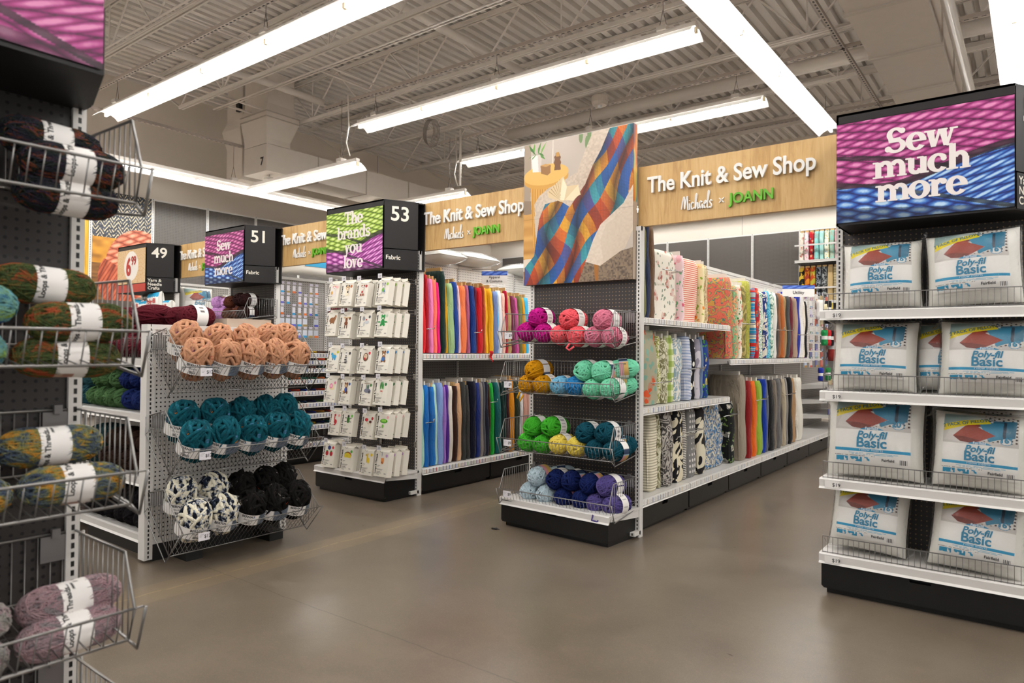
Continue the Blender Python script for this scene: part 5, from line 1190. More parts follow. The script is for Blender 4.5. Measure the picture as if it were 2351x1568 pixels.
KITS = [
 [('unicorn', 'f0b5b0', critter('e9e1dc', 'efe8e4', 'e58a9a', [(-.5, -.3, .25, .3, 'd9a24a'), (.0, .85, .06, .2, 'e5c04a')])), ('cow', 'b5622a', critter('efe2c8', 'dfb98a', '241c18', [(.2, -.3, .15, .2, '2a211c'), (0, .9, .05, .1, 'c9a23a')])), ('puppy', 'b3262a', critter('e6dcd2', 'e6dcd2', '8c4526', [(0, -.3, .2, .2, 'b3261e'), (-.3, -.75, .2, .2, '9a4a28'), (.3, -.75, .2, .2, '9a4a28')])), ('badger', '8fbf3f', critter('c8c8c8', 'b9b9bb', '8a8a8e', [(0, -.3, .3, .32, '6fae3c'), (.3, -.5, .14, .16, '3a78b8')]))],
 [('capybara', '9a6a42', [(-.3, -.35, .2, .3, '6f4526'), (.4, -.35, .15, .3, '6f4526'), (0, 0, .75, .5, '8c5a34'), (.6, .3, .35, .3, '8c5a34'), (.65, .4, .04, .05, '15100d')]), ('moose', '6b3a26', [(-.25, -.7, .1, .4, '5c3018'), (.25, -.7, .1, .4, '5c3018'), (0, -.15, .42, .36, '7a4222'), (0, .45, .25, .35, '7a4222'), (-.4, .8, .3, .13, 'd9b98a'), (.4, .8, .3, .13, 'd9b98a')]), ('wolf', '4a4a4e', [(-.3, -.5, .15, .4, 'b5b8ba'), (.3, -.2, .5, .3, 'c5c8ca'), (-.45, .35, .3, .3, '8f9396'), (.2, .2, .18, .12, 'b03030'), (-.5, .65, .1, .18, '6a6e72')]), ('frog', 'b8c9b0', critter('1f8a3f', '23994a', '2fae58', [(-.75, -.3, .35, .1, '1f8a3f'), (.75, -.3, .35, .1, '1f8a3f')]))],
 [('dinosaur', 'cfd02a', [(0, -.1, .6, .35, '3fa0cf'), (-.5, .3, .28, .25, '3fa0cf'), (-.2, -.5, .13, .25, '2f86b5'), (.3, -.5, .13, .25, '2f86b5'), (0, .35, .1, .15, 'e5c93a'), (.3, .25, .1, .15, 'e5c93a')]), ('zebra', '1f1f1f', [(0, -.5, .45, .5, 'e9e5e0'), (0, .5, .32, .4, 'efebe6'), (-.1, -.4, .35, .08, '1c1a1a'), (.05, -.65, .4, .08, '1c1a1a'), (0, -.1, .3, .07, '1c1a1a'), (0, .7, .2, .07, '1c1a1a'), (0, .2, .14, .14, '1c1a1a'), (.0, -.9, .4, .1, '1c1a1a')]), ('hedgehog', 'c9303a', [(0, 0, .6, .7, '6a4a35'), (0, .1, .4, .45, 'e2c8a8'), (-.1, .2, .05, .06, '15100d'), (.15, .2, .05, .06, '15100d'), (-.1, -.25, .2, .2, 'c02a2a')]), ('bear', '2a7fc0', critter('8a5a32', '9a683c', '7a4c28', [(0, -.45, .38, .35, '3f6fae')]))],
 [('snail', 'e07aa0', [(.1, -.3, .7, .25, 'e9d8a8'), (-.1, .1, .45, .45, 'dc8aa6'), (-.1, .1, .22, .22, 'f0b8c8'), (.6, .2, .15, .4, 'e9d8a8')]), ('sloth', '26589a', critter('7a4c26', '8c5a30', '6a3f1e', [(0, -.35, .3, .4, '2c4f9c'), (0, .4, .25, .2, 'd9b98a'), (-.4, -.6, .3, .12, 'c88a3a')])), ('badger_hammock', '3f7a3a', [(-.2, .3, .13, .5, '8a8a92'), (.1, .35, .12, .45, '3f7a4a'), (.35, .3, .12, .45, '6f7078'), (.1, -.25, .8, .35, '6f7080'), (.6, -.45, .25, .22, '3a3a44'), (0, .9, .9, .03, '7a4a2a')]), ('leafy_plant', '1f6f3a', [(-.3, .35, .1, .6, '2f7a34'), (-.1, .5, .1, .6, '3f8f3f'), (.15, .45, .1, .6, '2f7a34'), (.35, .3, .1, .5, '4a9a48'), (.05, -.5, .3, .35, 'e6ddd0'), (.05, -.45, .3, .08, 'c0442e')])],
 [('flamingo', 'ea9a9a', [(0, -.4, .4, .4, 'b8262e'), (-.3, .2, .13, .5, 'b8262e'), (-.2, .7, .25, .2, 'c03038'), (-.1, -.9, .3, .1, 'b8262e')]), ('beetle', '6fbf4a', [(0, 0, .35, .55, '3f7a2a'), (0, .6, .25, .2, '1d1a18'), (-.55, .3, .3, .05, '1d1a18'), (.55, .3, .3, .05, '1d1a18'), (-.55, -.3, .3, .05, '1d1a18'), (.55, -.3, .3, .05, '1d1a18'), (0, 0, .04, .5, '1f3a18')]), ('mushrooms', 'c02a30', [(-.5, -.1, .1, .45, 'e8ddc8'), (.45, -.4, .1, .4, 'e8ddc8'), (0, -.5, .09, .35, 'e8ddc8'), (-.5, .4, .38, .28, 'b8262e'), (.45, .1, .3, .22, '5a2f22'), (0, -.15, .22, .16, 'd9c9a8')]), ('pea_pod', 'eaa8b0', [(0, .05, .85, .35, '4f9a2a'), (-.35, .12, .2, .2, '8fcf4a'), (.0, .14, .2, .2, '8fcf4a'), (.35, .12, .2, .2, '8fcf4a'), (-.1, -.75, .2, .28, '6fb83a')])],
 [('berries', 'd9303a', [(-.1, .6, .4, .36, '2a3f80'), (-.55, -.35, .36, .42, 'b8202a'), (.5, -.35, .36, .42, 'b8202a'), (-.55, .05, .25, .1, '3f8a34'), (.5, .05, .25, .1, '3f8a34')]), ('taco', '5fb84a', [(0, .12, .8, .5, '3f8a2a'), (.1, .05, .78, .48, 'b8302a'), (0, -.1, .85, .5, 'd9c22a'), (0, -.5, .9, .14, 'e9e3d6'), (-.15, -.1, .04, .05, '2a1c10'), (.15, -.1, .04, .05, '2a1c10')]), ('bananas', 'e9c92a', [(-.1, -.1, .2, .6, 'e2c02a'), (.25, -.3, .2, .5, 'e9cc3a'), (-.25, .55, .3, .2, 'd9b85a'), (0, .7, .2, .15, 'e8d088')]), ('bubble_tea', 'c9a0d0', [(0, -.1, .36, .6, 'd98a4a'), (0, .45, .40, .2, 'efe4d6'), (-.2, .85, .05, .4, '4a9ad0'), (-.15, -.5, .08, .08, '4a2a18'), (.15, -.5, .08, .08, '4a2a18'), (0, -.35, .08, .08, '4a2a18')])]]
KP = [[(-4.889, 1.715), (-4.712, 1.714), (-4.515, 1.706), (-4.259, 1.712)], [(-4.912, 1.461), (-4.725, 1.44), (-4.475, 1.448), (-4.263, 1.451)], [(-4.882, 1.151), (-4.72, 1.142), (-4.47, 1.146), (-4.25, 1.156)], [(-4.911, .884), (-4.715, .88), (-4.448, .88), (-4.27, .894)], [(-4.849, .603), (-4.683, .609), (-4.426, .605), (-4.24, .626)], [(-4.929, .319), (-4.686, .307), (-4.43, .305), (-4.25, .314)]]
NB = [[1, 2, 2, 3], [1, 2, 1, 3], [1, 3, 1, 3], [1, 2, 1, 3], [1, 1, 1, 3], [2, 2, 1, 3]]
RW = ('top', 'second', 'third', 'fourth', 'fifth', 'bottom')
TILT = R('X', -9)
LT = text_mesh('Loops & Threads', .035)
for r, row in enumerate(KITS):
    for c, (nm, dot, shp) in enumerate(row):
        x, zc = KP[r][c]; z = zc+KH/2; yf = 3.86
        for k in range(NB[r][c]-1, -1, -1):
            y = yf+(.0 if k == 0 else .068*k if c < 3 else .085*k); xo = x+(0 if k == 0 else r_.uniform(-.004, .004)+.0)
            M = T((xo, y, z+.016)) @ TILT @ R('Z', r_.uniform(-3, 3)) @ S(1.17)
            nice = nm.replace('_', ' ')
            lab = f'{nice} crochet kit box, {RW[r]} row below sign 53' + (', frontmost on its hook' if k == 0 else (', just behind the front one' if k == 1 else ', hindmost of the three'))
            t = copy_tree(PLAINK, M=M); t['label'] = lab; t['group'] = 'crochet kits on hooks'
            p = thing('tmp', '', ''); bpy.data.objects.remove(p)
            draw(t, shp)
            g = MB(); g.quad([(.044+.011*math.cos(a*PI/7), -.0013, -.026+.011*math.sin(a*PI/7)) for a in range(14)]); g.done('colour_dot', mat(dot, .6), t)
            me = LT.copy(); me.materials.clear(); me.materials.append(INK); link('brand_name', me, t, T((-KW/2+.014, -.0012, -KH*.5)) @ R('Y', 90) @ UP @ S(.0215*.82, .0215, .0215) if 0 else T((-KW/2+.0035, -.0012, -KH*.5)) @ R('Y', -90) @ UP @ S(.0195, .0215, .0215) @ T((0, -.75, 0)))
            g = MB()
            for q, (a, b, zz, th) in enumerate(((-.036, -.012, -.098, .004), (-.036, -.022, -.106, .002), (-.036, .02, -.122, .003), (-.036, .012, -.128, .003), (-.036, .0, -.140, .005), (-.036, .01, -.148, .004), (-.036, -.01, -.158, .004), (.036, .055, -.152, .006))): g.box(a, b, -.0014, -.0010, zz, zz+th)
            g.done('small_print', GREY, t)
        t = thing('peg_hook', f'long chrome peg hook holding the {nm.replace("_", " ")} kits, {RW[r]} row', 'hook', M=T((x, 4.24, z+.02)), group='peg hooks of the kit display')
        g = MB(); g.tube([(0, 0, 0), (0, -.40, -.006), (0, -.41, .004)], .0022, 6); g.tube([(0, 0, .028), (0, -.415, .03)], .0018, 6); g.box(-.014, .014, -.012, 0, -.01, .04); g.done('rod', mat('b9b7b4', .25, .95), t)
        g = MB(); g.box(-.024, .024, -.425, -.423, .012, .05, ); tk = g.done('price_ticket', mat('d9d7dc', .3), t); text('$9', .018, mat('333333'), tk, T((.006, -.4256, .024)))
for ch in list(PLAINK.children): bpy.data.objects.remove(ch)
bpy.data.objects.remove(PLAINK)

# ================================================================== fabric bolts
def bolt_mesh(name, th, d, h, seed, fold=True, nz=14, droop=0.):
    """folded bolt standing on end: rounded slab with soft creases, the edge towards +X"""
    g_ = random.Random(seed); p = [g_.uniform(0, 6) for _ in range(6)]; n = 22
    def fn(u, v):
        a = 2*PI*u; c, s = math.cos(a), math.sin(a); ex = .32
        x = d/2*math.copysign(abs(c)**ex, c); y = th/2*math.copysign(abs(s)**.55, s)
        k = 1+.07*math.sin(5*v*4+p[0]+c*2)+.04*math.sin(17*v+p[1]+a*2); bul = 1+.16*math.sin(PI*v)+droop*(1-v)**2
        x2 = x+(.006*math.sin(9*v+p[2]) if c > 0 else 0); y2 = y*k*bul+.006*math.sin(3.1*v+p[3])
        e = 1 if .0 < v < 1 else .93
        return (x2*e, y2*e, h*v+.004*math.sin(a*2+p[4]))
    g = MB(); g.grid(n, nz, fn, close_u=True); b = len(g.v)-n; g.f.append(tuple(range(b, b+n))); g.m.append(0)
    if fold:   # loose end wrapped over the face, a diagonal flap
        f = MB(); z0 = h*g_.uniform(.1, .4); z1 = h*g_.uniform(.55, .95)
        g.grid(6, 8, lambda u, v: (d/2*.8+.014*math.sin(PI*u)+.004, (u-.5)*th*(.9+.25*v), z0*(1-v)*u+z1*v+(1-v)*.02))
    me = bpy.data.meshes.new(name); me.from_pydata(g.v, [], g.f); me.polygons.foreach_set('use_smooth', [True]*len(g.f)); me.update(); return me
BM = [bolt_mesh('folded_cloth', .06, .30, 1., s) for s in range(5)]
CORE = mat('c3a06a', .8); WBRD = mat('d9d3ca', .7)
_bt = {}
def bolt(lab, m, x, y, z, th, d, h, grp, lean=0., leanx=0., core=True, rot=0., cut='board'):
    M = T((x, y, z)) @ R('Z', rot) @ R('X', lean) @ R('Y', leanx)
    t = thing('fabric_bolt', lab, 'fabric bolt', M=M, group=grp); me = BM[r_.randrange(5)]
    me = me.copy(); me.materials.clear(); me.materials.append(m); me.transform(S(d/.30, th/.06, h)); o = link('cloth', me, t)
    if core:
        g = MB(); g.box(-d*.40, d*.38, -th*.13, th*.13, .002, h+.035); g.done('board_core', WBRD if cut == 'white' else CORE, t)
    return t
def near(L, i, suffix):
    a = L[i-1][-1] if i else None; b = L[i+1][-1] if i < len(L)-1 else None
    me = L[i][-1]
    if a is None: return f'{me} bolt, nearest one {suffix}'
    return f'{me} bolt beyond the {a} one, {suffix}'
U53 = [(4.343, .068, 'd8141c', 'bright red'), (4.406, .044, 'a8101c', 'deep red'), (4.46, .044, 'f58ac6', 'candy pink'), (4.51, .046, 'ff7f6a', 'coral'), (4.556, .041, 'e8187c', 'hot pink'), (4.607, .062, '0d2b24', 'bottle green'), (4.653, .026, 'd9a21b', 'mustard'), (4.716, .069, '9fc08a', 'sage green'), (4.792, .071, '123a86', 'royal blue'), (4.841, .027, 'f3d5e0', 'pale pink'), (4.901, .078, 'ef7f4c', 'orange'), (4.973, .039, 'b05f7f', 'mauve'), (5.042, .064, '15377d', 'navy blue'), (5.082, .035, '5c1230', 'burgundy'), (5.129, .076, 'c0121d', 'scarlet'), (5.194, .03, 'b5532a', 'rust'), (5.236, .054, 'f0b41c', 'golden yellow'), (5.296, .051, 'f2b822', 'sunflower'), (5.364, .08, '6f82b5', 'slate blue'), (5.407, .019, '2aa8e0', 'cyan'), (5.451, .063, 'eef0f2', 'white'), (5.508, .045, 'f7c9b8', 'peach'), (5.541, .02, 'b01535', 'crimson'), (5.593, .072, 'b89c63', 'khaki'), (5.659, .066, '6d2142', 'plum'), (5.732, .054, 'c9559a', 'orchid'), (5.793, .061, '6e7240', 'olive'), (5.844, .042, 'e0a022', 'amber'), (5.911, .084, '3fb0dc', 'sky blue')]
U53 = [t_ for t_ in U53]
HT = {5: .74, 0: .70, 1: .69}
for i, (y, w_, c, nm) in enumerate(U53):
    h = HT.get(i, r_.uniform(.62, .665)-.02*(i > 15)-.03*(i > 22))
    bolt(near(U53, i, 'upper plain shelf'), cloth(c), -4.385+r_.uniform(-.01, .01), y-.01, 1.222, w_*.95, .24, h, 'plain bolts on the upper shelf', lean=r_.uniform(1.5, 4))
L53 = [(4.324, .049, 'b9e6d2', 'mint'), (4.377, .065, '1769b5', 'cobalt'), (4.423, .029, '1560a8', 'ocean blue'), (4.461, .042, '1a70bd', 'bright blue'), (4.498, .046, 'bfead8', 'pale mint'), (4.552, .054, '8aa6e0', 'periwinkle'), (4.595, .031, 'a679c9', 'lilac'), (4.643, .056, '4b1a8c', 'purple'), (4.688, .059, 'efe7dc', 'cream'), (4.75, .054, '35190f', 'dark brown'), (4.81, .06, 'dcae86', 'tan'), (4.881, .066, '33322f', 'charcoal'), (4.943, .046, '3d3c3a', 'graphite'), (5.004, .058, '0a0c22', 'blue black'), (5.081, .075, '14286e', 'deep navy'), (5.139, .035, '8d857f', 'taupe'), (5.172, .031, '55565b', 'steel grey'), (5.211, .046, '1d2032', 'midnight'), (5.25, .028, '4a2416', 'chocolate'), (5.3, .051, '12a22f', 'vivid green'), (5.393, .081, '0f5c5c', 'teal'), (5.457, .047, '0b2b26', 'forest green'), (5.498, .035, '0d3532', 'dark teal'), (5.545, .048, '3a0f1a', 'maroon'), (5.606, .067, 'd98b16', 'ochre'), (5.691, .075, '2b3420', 'dark olive'), (5.766, .044, 'f0eeee', 'white'), (5.83, .064, 'd9a695', 'dusty pink'), (5.896, .059, 'cf9a8b', 'rose beige'), (5.946, .032, '9fb4dc', 'light blue')]
for i, (y, w_, c, nm) in enumerate(L53):
    bolt(near(L53, i, 'lower plain shelf'), cloth(c), -4.37+r_.uniform(-.01, .01), y-.005, .230, w_*.95, .26, r_.uniform(.69, .73), 'plain bolts on the lower shelf', lean=r_.uniform(0, 2.5), cut='white' if i % 3 else 'b')
t = thing('fabric_tail', 'loose red cloth tail hanging over the upper plain shelf edge', 'fabric'); g = MB(); g.grid(4, 6, lambda u, v: (-4.19+.01*math.sin(9*v), 5.17+(u-.5)*.055*(1.1-v*.9)+v*.02, 1.245-.11*v)); g.done('cloth', cloth('c8101a'), t, True)

FP = dict(
 floral=('rust rose cream', pattern('floral', 'ede6d8', 'c0786a', '963a36', '8d9a86', .85)), pinkf=('pink edged floral', pattern('floral', 'f2d5da', 'e0607c', 'c03a5c', '6fae7a')),
 cstripe=('coral striped', pattern('stripe', 'f0dcc8', 'd9665a', .0165)), orf=('orange citrus floral', pattern('floral', 'f2e6b8', 'ec8a2a', 'd94a2a', '8fae3a')), pais=('beige paisley', pattern('scroll', 'd9cba4', 'b59a72', 9., 2., 5.)),
 trop=('coral tropical', pattern('leaf', 'e2705c', 'c94a4a', '2f8f86', 'cf9a4a', '2c6f5a')), trop2=('green coral palm', pattern('leaf', '6fae7a', 'e06a5a', '2f7a6a', 'e9a06a', 'd9e6c0')), cleaf=('green-leaf cream', pattern('floral', 'efe8d4', 'e0765c', 'd9483a', '4f8a4a')),
 tanp=('khaki bamboo print', pattern('scroll', 'b5a468', '7a7242', 7., 1., 4.)), palm=('olive palm frond', pattern('leaf', '9a9a3c', 'b9b552', '6f7a34', 'a8a848', 'd0c878')), multi=('rainbow striped', pattern('multi', 'd9b52a', 'c8302a', '2f8fc0', 'e9e0c8', 'e0762a')),
 redf=('red jacobean floral', pattern('floral', 'a81e2a', 'e9703a', 'f0e2c8', '3f7f8a')), tealf=('teal-leaf white', pattern('leaf', 'eef0e4', '1f8a94', '8fbf3a', 'f0efe6', '1f6f7a')), navyc=('navy sprig cream', pattern('scroll', 'e9e0d0', '2f3f7a', 8., 2., 4.)), turq=('turquoise coral print', pattern('scroll', '2a9cc0', '8fd4e2', 12., 2.5, 5.)),
 mleaf=('mint palm leaf', pattern('leaf', 'eef2e8', '9fcfae', 'f2f2ea', '3f7a6a', 'dfe9d8')), white=('plain white', cloth('eeebe4')), char=('dark charcoal', cloth('4a4745')), brn=('saddle brown', cloth('8a5a3c')), orb=('burnt orange', cloth('b5652f')), tan=('camel tan', cloth('a88a5c')), dgr=('dark grey', cloth('454543')), burg=('burgundy', cloth('6f2230')),
 beige=('pleated beige', cloth('b59a84')), royal=('royal blue', cloth('1f2f9a')), eye=('white eyelet', pattern('dots', 'f2f0ec', 'd8d4ce', 60., .2)), lace=('cream lace', pattern('dots', 'efe6d8', 'cfc2ae', 40., .3)), blace=('black lace', cloth('141212')),
 bigf=('orange hibiscus', pattern('floral', 'a8a48c', 'd0562e', 'e8d0a0', '7fa898', .5)), yg=('yellow-green lace', pattern('scroll', 'eee8cc', '9fa64a', 18., 2., 5.)), ging=('green gingham', pattern('gingham', 'e9ecd0', 'b5c47a', '8fa64f')), toile=('pale script toile', pattern('scroll', 'e4e0d6', '8fa6b0', 7., 3., 4.)), bstr=('blue ticking stripe', pattern('stripe', 'e9ebf0', '5a74a8', .012)),
 daisy=('black daisy', pattern('daisy', '17161a', 'efece4', 'e0b52a')), lav=('lavender grey sketch', pattern('scroll', 'c9c4cc', '8c8794', 5., 1., 3.)), denim=('denim blue', cloth('6a7f9c')), lemon=('navy lemon print', pattern('floral', '1c3a80', 'e9cf2a', 'f2e04a', '4f8f3a')),
 rib=('cream ribbed', pattern('stripe', 'e9e2cc', 'b5ad94', .02)), sage=('sage speckle', pattern('scroll', 'd9d6bc', '7f7a58', 16., 1., 5.)), marble=('grey marbled', pattern('scroll', 'b8b2aa', '4a4644', 5., 3.5, 6.)), dam=('black cream damask', pattern('scroll', 'e2d8bc', '1c1a1c', 7., 1.6, 3.)), zig=('black white chevron', pattern('stripe', 'e9e4da', '242222', .014)),
 tri=('grey arrowhead print', pattern('dots', '7f7d7b', 'd9d6d0', 22., .0)), bfl=('black cream floral', pattern('scroll', 'e0d8c0', '221f20', 4.5, 1.5, 3.)), mons=('blue palm leaf', pattern('leaf', 'd4d0bc', '1c3670', 'cfccb8', '2f6a9c', '14244f')), bfl2=('dark floral', pattern('floral', '1d1f20', 'd9d4c8', '9a9a92', '6f8a4a')),
 taupe=('rumpled taupe', cloth('958a7a')), red=('brick red', cloth('8a1a1c')), org=('tangerine', cloth('e2661a')), lime=('lime green', cloth('8fae34')), blu=('cobalt blue', cloth('1d3fa8')), slate=('slate grey', cloth('5a6270')), blk=('black', cloth('1a1a1c')), tp2=('warm grey', cloth('7a7064')), gr=('mid grey', cloth('6f6d6c')), dbr=('dark brown', cloth('3d3232')), bge=('light beige', cloth('b5a890')), g2=('pale grey', cloth('8c8884')), bk2=('jet black', cloth('161719')), burl=('burlap brown', cloth('a8835a')), wht=('white crinkled', cloth('e9e3d6')), nav=('tall navy', cloth('28324f')), bro=('tall brown', cloth('6f5640')), olv=('tall olive', cloth('77784a')))
def row54(items, z, x, hs, suffix, grp, tf=.78, d=.30, lean=(0, 2), cores=True):
    L = [(0, FP[k][0]) for k, *_ in items]
    for i, (k, y, w_) in enumerate(items):
        h = hs.get(k, hs[None]); wide = w_ > .3
        bolt(near(L, i, suffix), FP[k][1], x+(.0 if wide else r_.uniform(-.012, .012)), y, z, w_*tf if not wide else w_*.96, d if not wide else .16, h+r_.uniform(-.012, .012), grp, lean=r_.uniform(*lean), core=cores and not wide, cut='white')
row54([('olv', 4.47, .04), ('nav', 4.545, .085), ('bro', 4.635, .08), ('floral', 4.885, .405), ('pinkf', 5.117, .059), ('cstripe', 5.34, .375), ('orf', 5.561, .06), ('pais', 5.64, .09)], 1.495, -2.33, {None: .50, 'olv': .66, 'nav': .70, 'bro': .68, 'floral': .53, 'orf': .48, 'pais': .49, 'cstripe': .50}, 'top short shelf', 'printed bolts on the topmost short shelf', d=.22)
row54([('bigf', 4.60, .26), ('yg', 4.76, .05), ('sage', 4.842, .12), ('ging', 4.966, .118), ('toile', 5.12, .18), ('bstr', 5.281, .12), ('daisy', 5.395, .098), ('lav', 5.504, .115), ('denim', 5.593, .055), ('lemon', 5.689, .13)], .865, -2.37, {None: .50, 'bigf': .53}, 'middle short shelf', 'printed bolts on the middle short shelf', tf=.92, d=.28)
row54([('rib', 4.68, .16), ('sage', 4.808, .06), ('marble', 4.931, .18), ('dam', 5.133, .2), ('zig', 5.271, .065), ('tri', 5.412, .19), ('bfl', 5.598, .17), ('mons', 5.96, .50), ('bfl2', 6.34, .13)], .23, -2.37, {None: .56}, 'near deck', 'printed bolts on the lowest deck', tf=.85, d=.26)
row54([('trop', 6.15, .17), ('trop2', 6.33, .15), ('cleaf', 6.46, .10), ('tanp', 6.56, .09), ('palm', 6.68, .14), ('multi', 6.79, .07), ('redf', 6.90, .13), ('tealf', 7.04, .13), ('navyc', 7.16, .11), ('turq', 7.27, .09), ('mleaf', 7.38, .10), ('white', 7.48, .09), ('char', 7.58, .1), ('brn', 7.68, .1), ('orb', 7.78, .11), ('tan', 7.90, .1), ('dgr', 8.03, .13), ('burg', 8.16, .1), ('beige', 8.28, .13), ('royal', 8.42, .15), ('eye', 8.56, .14), ('lace', 8.68, .11), ('blace', 8.78, .1)], 1.197, -2.36, {None: .68, 'royal': .78, 'eye': .74, 'trop': .74, 'palm': .73}, 'upper long shelf', 'bolts on the upper long shelf', tf=.8, d=.32, lean=(0, 3))
row54([('taupe', 6.58, .20), ('red', 6.76, .12), ('org', 6.90, .13), ('lime', 7.06, .17), ('blu', 7.19, .07), ('slate', 7.29, .09), ('blk', 7.43, .15), ('tp2', 7.57, .09), ('gr', 7.68, .1), ('dbr', 7.79, .1), ('bge', 7.90, .1), ('g2', 8.0, .07), ('bk2', 8.11, .13), ('burl', 8.28, .18), ('wht', 8.53, .27)], .23, -2.37, {None: .74, 'taupe': .80, 'wht': .74, 'burl': .72}, 'lower long deck', 'bolts on the lower long deck', tf=.8, d=.32, lean=(1, 4))
# chrome retaining rods in front of the bolts
ROD = mat('c9c9c6', .18, .95)
def rod(lab, x, y, z, L=.20, dy=.0, rot=0):
    t = thing('retaining_rod', lab, 'rod', M=T((x, y, z)) @ R('Z', rot), group='chrome rods in front of the fabric'); g = MB(); g.tube([(-.14, 0, 0), (.0, 0, 0), (.005, 0, .028)], .0042, 7); g.done('rod', ROD, t, True); return t
for x, y, z, lab in ((-4.20, 4.40, 1.435, 'chrome rod in front of the red bolts, upper plain shelf'), (-4.20, 5.04, 1.42, 'chrome rod in front of the navy and burgundy bolts'), (-4.2, 4.40, .62, 'chrome rod in front of the cobalt bolts, lower plain shelf'), (-4.2, 5.29, .75, 'chrome rod in front of the vivid green bolt'),
    (-2.16, 4.98, 1.86, 'chrome rod across the rust rose cloth'), (-2.14, 6.10, 1.80, 'chrome rod reaching over the coral striped cloth'), (-2.14, 6.63, 1.52, 'chrome rod across the olive palm cloth'), (-2.12, 7.5, 1.49, 'chrome rod before the white cloth on the long shelf'), (-2.12, 7.85, 1.495, 'chrome rod before the camel tan cloth'), (-2.12, 8.4, 1.46, 'chrome rod before the royal blue cloth'),
    (-2.17, 4.82, 1.03, 'chrome rod across the yellow-green lace cloth'), (-2.16, 5.45, 1.12, 'chrome rod across the black daisy cloth'), (-2.18, 5.30, .60, 'chrome rod across the black damask cloth'), (-2.18, 5.46, .62, 'chrome rod across the grey arrowhead cloth'), (-2.18, 6.28, .69, 'chrome rod across the blue palm leaf cloth'), (-2.15, 7.06, .79, 'chrome rod before the lime cloth'), (-2.15, 8.05, .80, 'chrome rod before the pale grey cloth')):
    t = rod(lab, x, y, z); 
    g = MB(); g.tube([(-.0, 0, 0), (-.02, -.30 if x > -3 else -.08, -.005)], .0042, 7); g.done('cross_bar', ROD, t, True)

# ================================================================== bolts on the end wall shelves
cols_a = [('floral', 'rose print'), ('pinkf', 'pink print'), ('redf', 'red jungle print'), ('d1', 'aqua cookie dot print'), ('d2', 'pale aqua dot print'), ('d3', 'yellow duck print'), ('d4', 'mint dot print'), ('d5', 'pink floral print'), ('d6', 'blue speckled print'), ('d7', 'bright blue dot print'), ('d8', 'white animal print'), ('d9', 'cream animal print')]
DP = dict(d1=('8fd0cc', '9a5a34', 45., .2), d2=('a8dad6', 'e0e4e0', 50., .2), d3=('e9edd8', 'e0b52a', 30., .3, '3f9ab8'), d4=('8fcabc', 'd9703a', 50., .3), d5=('e0a0a8', '5f9a8a', 50., .6), d6=('1f6fb8', 'e9c92a', 60., .8, 'd9e6f0'), d7=('2a80cc', 'e6eef4', 60., .5), d8=('eeeae0', '7a9a3a', 40., .9, 'c8503a'), d9=('efe9da', 'b57a4a', 40., .9))
for i, (k, nm) in enumerate(cols_a):
    m = pattern('dots', *DP[k]) if k in DP else FP[k][1]; bolt(f'{nm} quilting bolt on the upper wall shelf', m, -3.52+.088*i, 13.62, 2.985, .12, .078, .52, 'quilting bolts on the upper wall shelf', core=True)
cols_b = [('scrl', 'dark paisley', pattern('scroll', '1c1c1c', 'c8a83a', 8., 1., 3.)), ('or', 'ochre ikat', pattern('scroll', 'd98a2a', '9a3a2a', 8., 1., 3.)), ('gr', 'olive suzani', pattern('scroll', 'b5a83a', 'c8502a', 8., 1., 3.)), ('bk', 'black sketch', pattern('scroll', '24282c', '8a8f94', 12., 1., 4.)), ('bk2', 'charcoal sketch', pattern('scroll', '3a3c3e', 'a0a4a4', 12., 1., 4.)), ('t', 'sand', cloth('c8ad7c')), ('t2', 'sand striped', pattern('stripe', 'c4b48a', '9a8a64', .05)), ('t3', 'golden tan', cloth('cfa86a')), ('b', 'navy plaid', pattern('gingham', '2a4a80', '1c3a6c', '14294f')), ('bs', 'pale blue striped', pattern('stripe', 'b9c4be', '7a94a0', .04)), ('cr', 'cream linen', cloth('d6ccb6')), ('d', 'grey linen', cloth('a9a49a'))]
for i, (k, nm, m) in enumerate(cols_b): bolt(f'{nm} outdoor fabric roll on the lower wall shelf', m, -3.52+.1*i, 13.62, 2.225, .11, .092, .62, 'outdoor rolls on the lower wall shelf', core=True)

# ================================================================== notions hanging at the far bay and between signs 51 and 53
def packet(lab, M, w, h, c, c2, grp, cat='packet', th=.012):
    t = thing('notion_packet', lab, cat, M=M, group=grp); g = MB(); g.box(-w/2, w/2, -th, 0, -h, 0); g.done('card', mat(c, .45), t)
    g = MB(); g.box(-w/2, w/2, -th-.001, -th, -h, -h*.72); g.done('print', mat(c2, .45), t); g = MB(); g.box(-.022, .022, -th-.004, -th-.002, .012, .038); g.done('price_ticket', mat('cfcad8', .4), t)
    return t
pal = ['e8e4de', 'dcd8e4', 'd8c8a0', 'c8d4e8', 'e0d4d0', 'efece8']; pal2 = ['2a4fb0', '7a3fa0', 'c8402a', '2a9ac0', 'b8862a', '38383c', '2f8a4a']
for r in range(9):
    for k in range(9):
        y = 8.95+.135*k; z = 2.0-.105*r
        packet('small carded notion on a hook in the far utility bay', side(-2.28+.03*(k % 2), y) @ T((0, 0, z)), .105, .085, r_.choice(pal+['b8a070', '8a8a94', 'c86a5a', '6a70a0', '9a8a80']), r_.choice(pal2), 'carded notions in the utility bay')
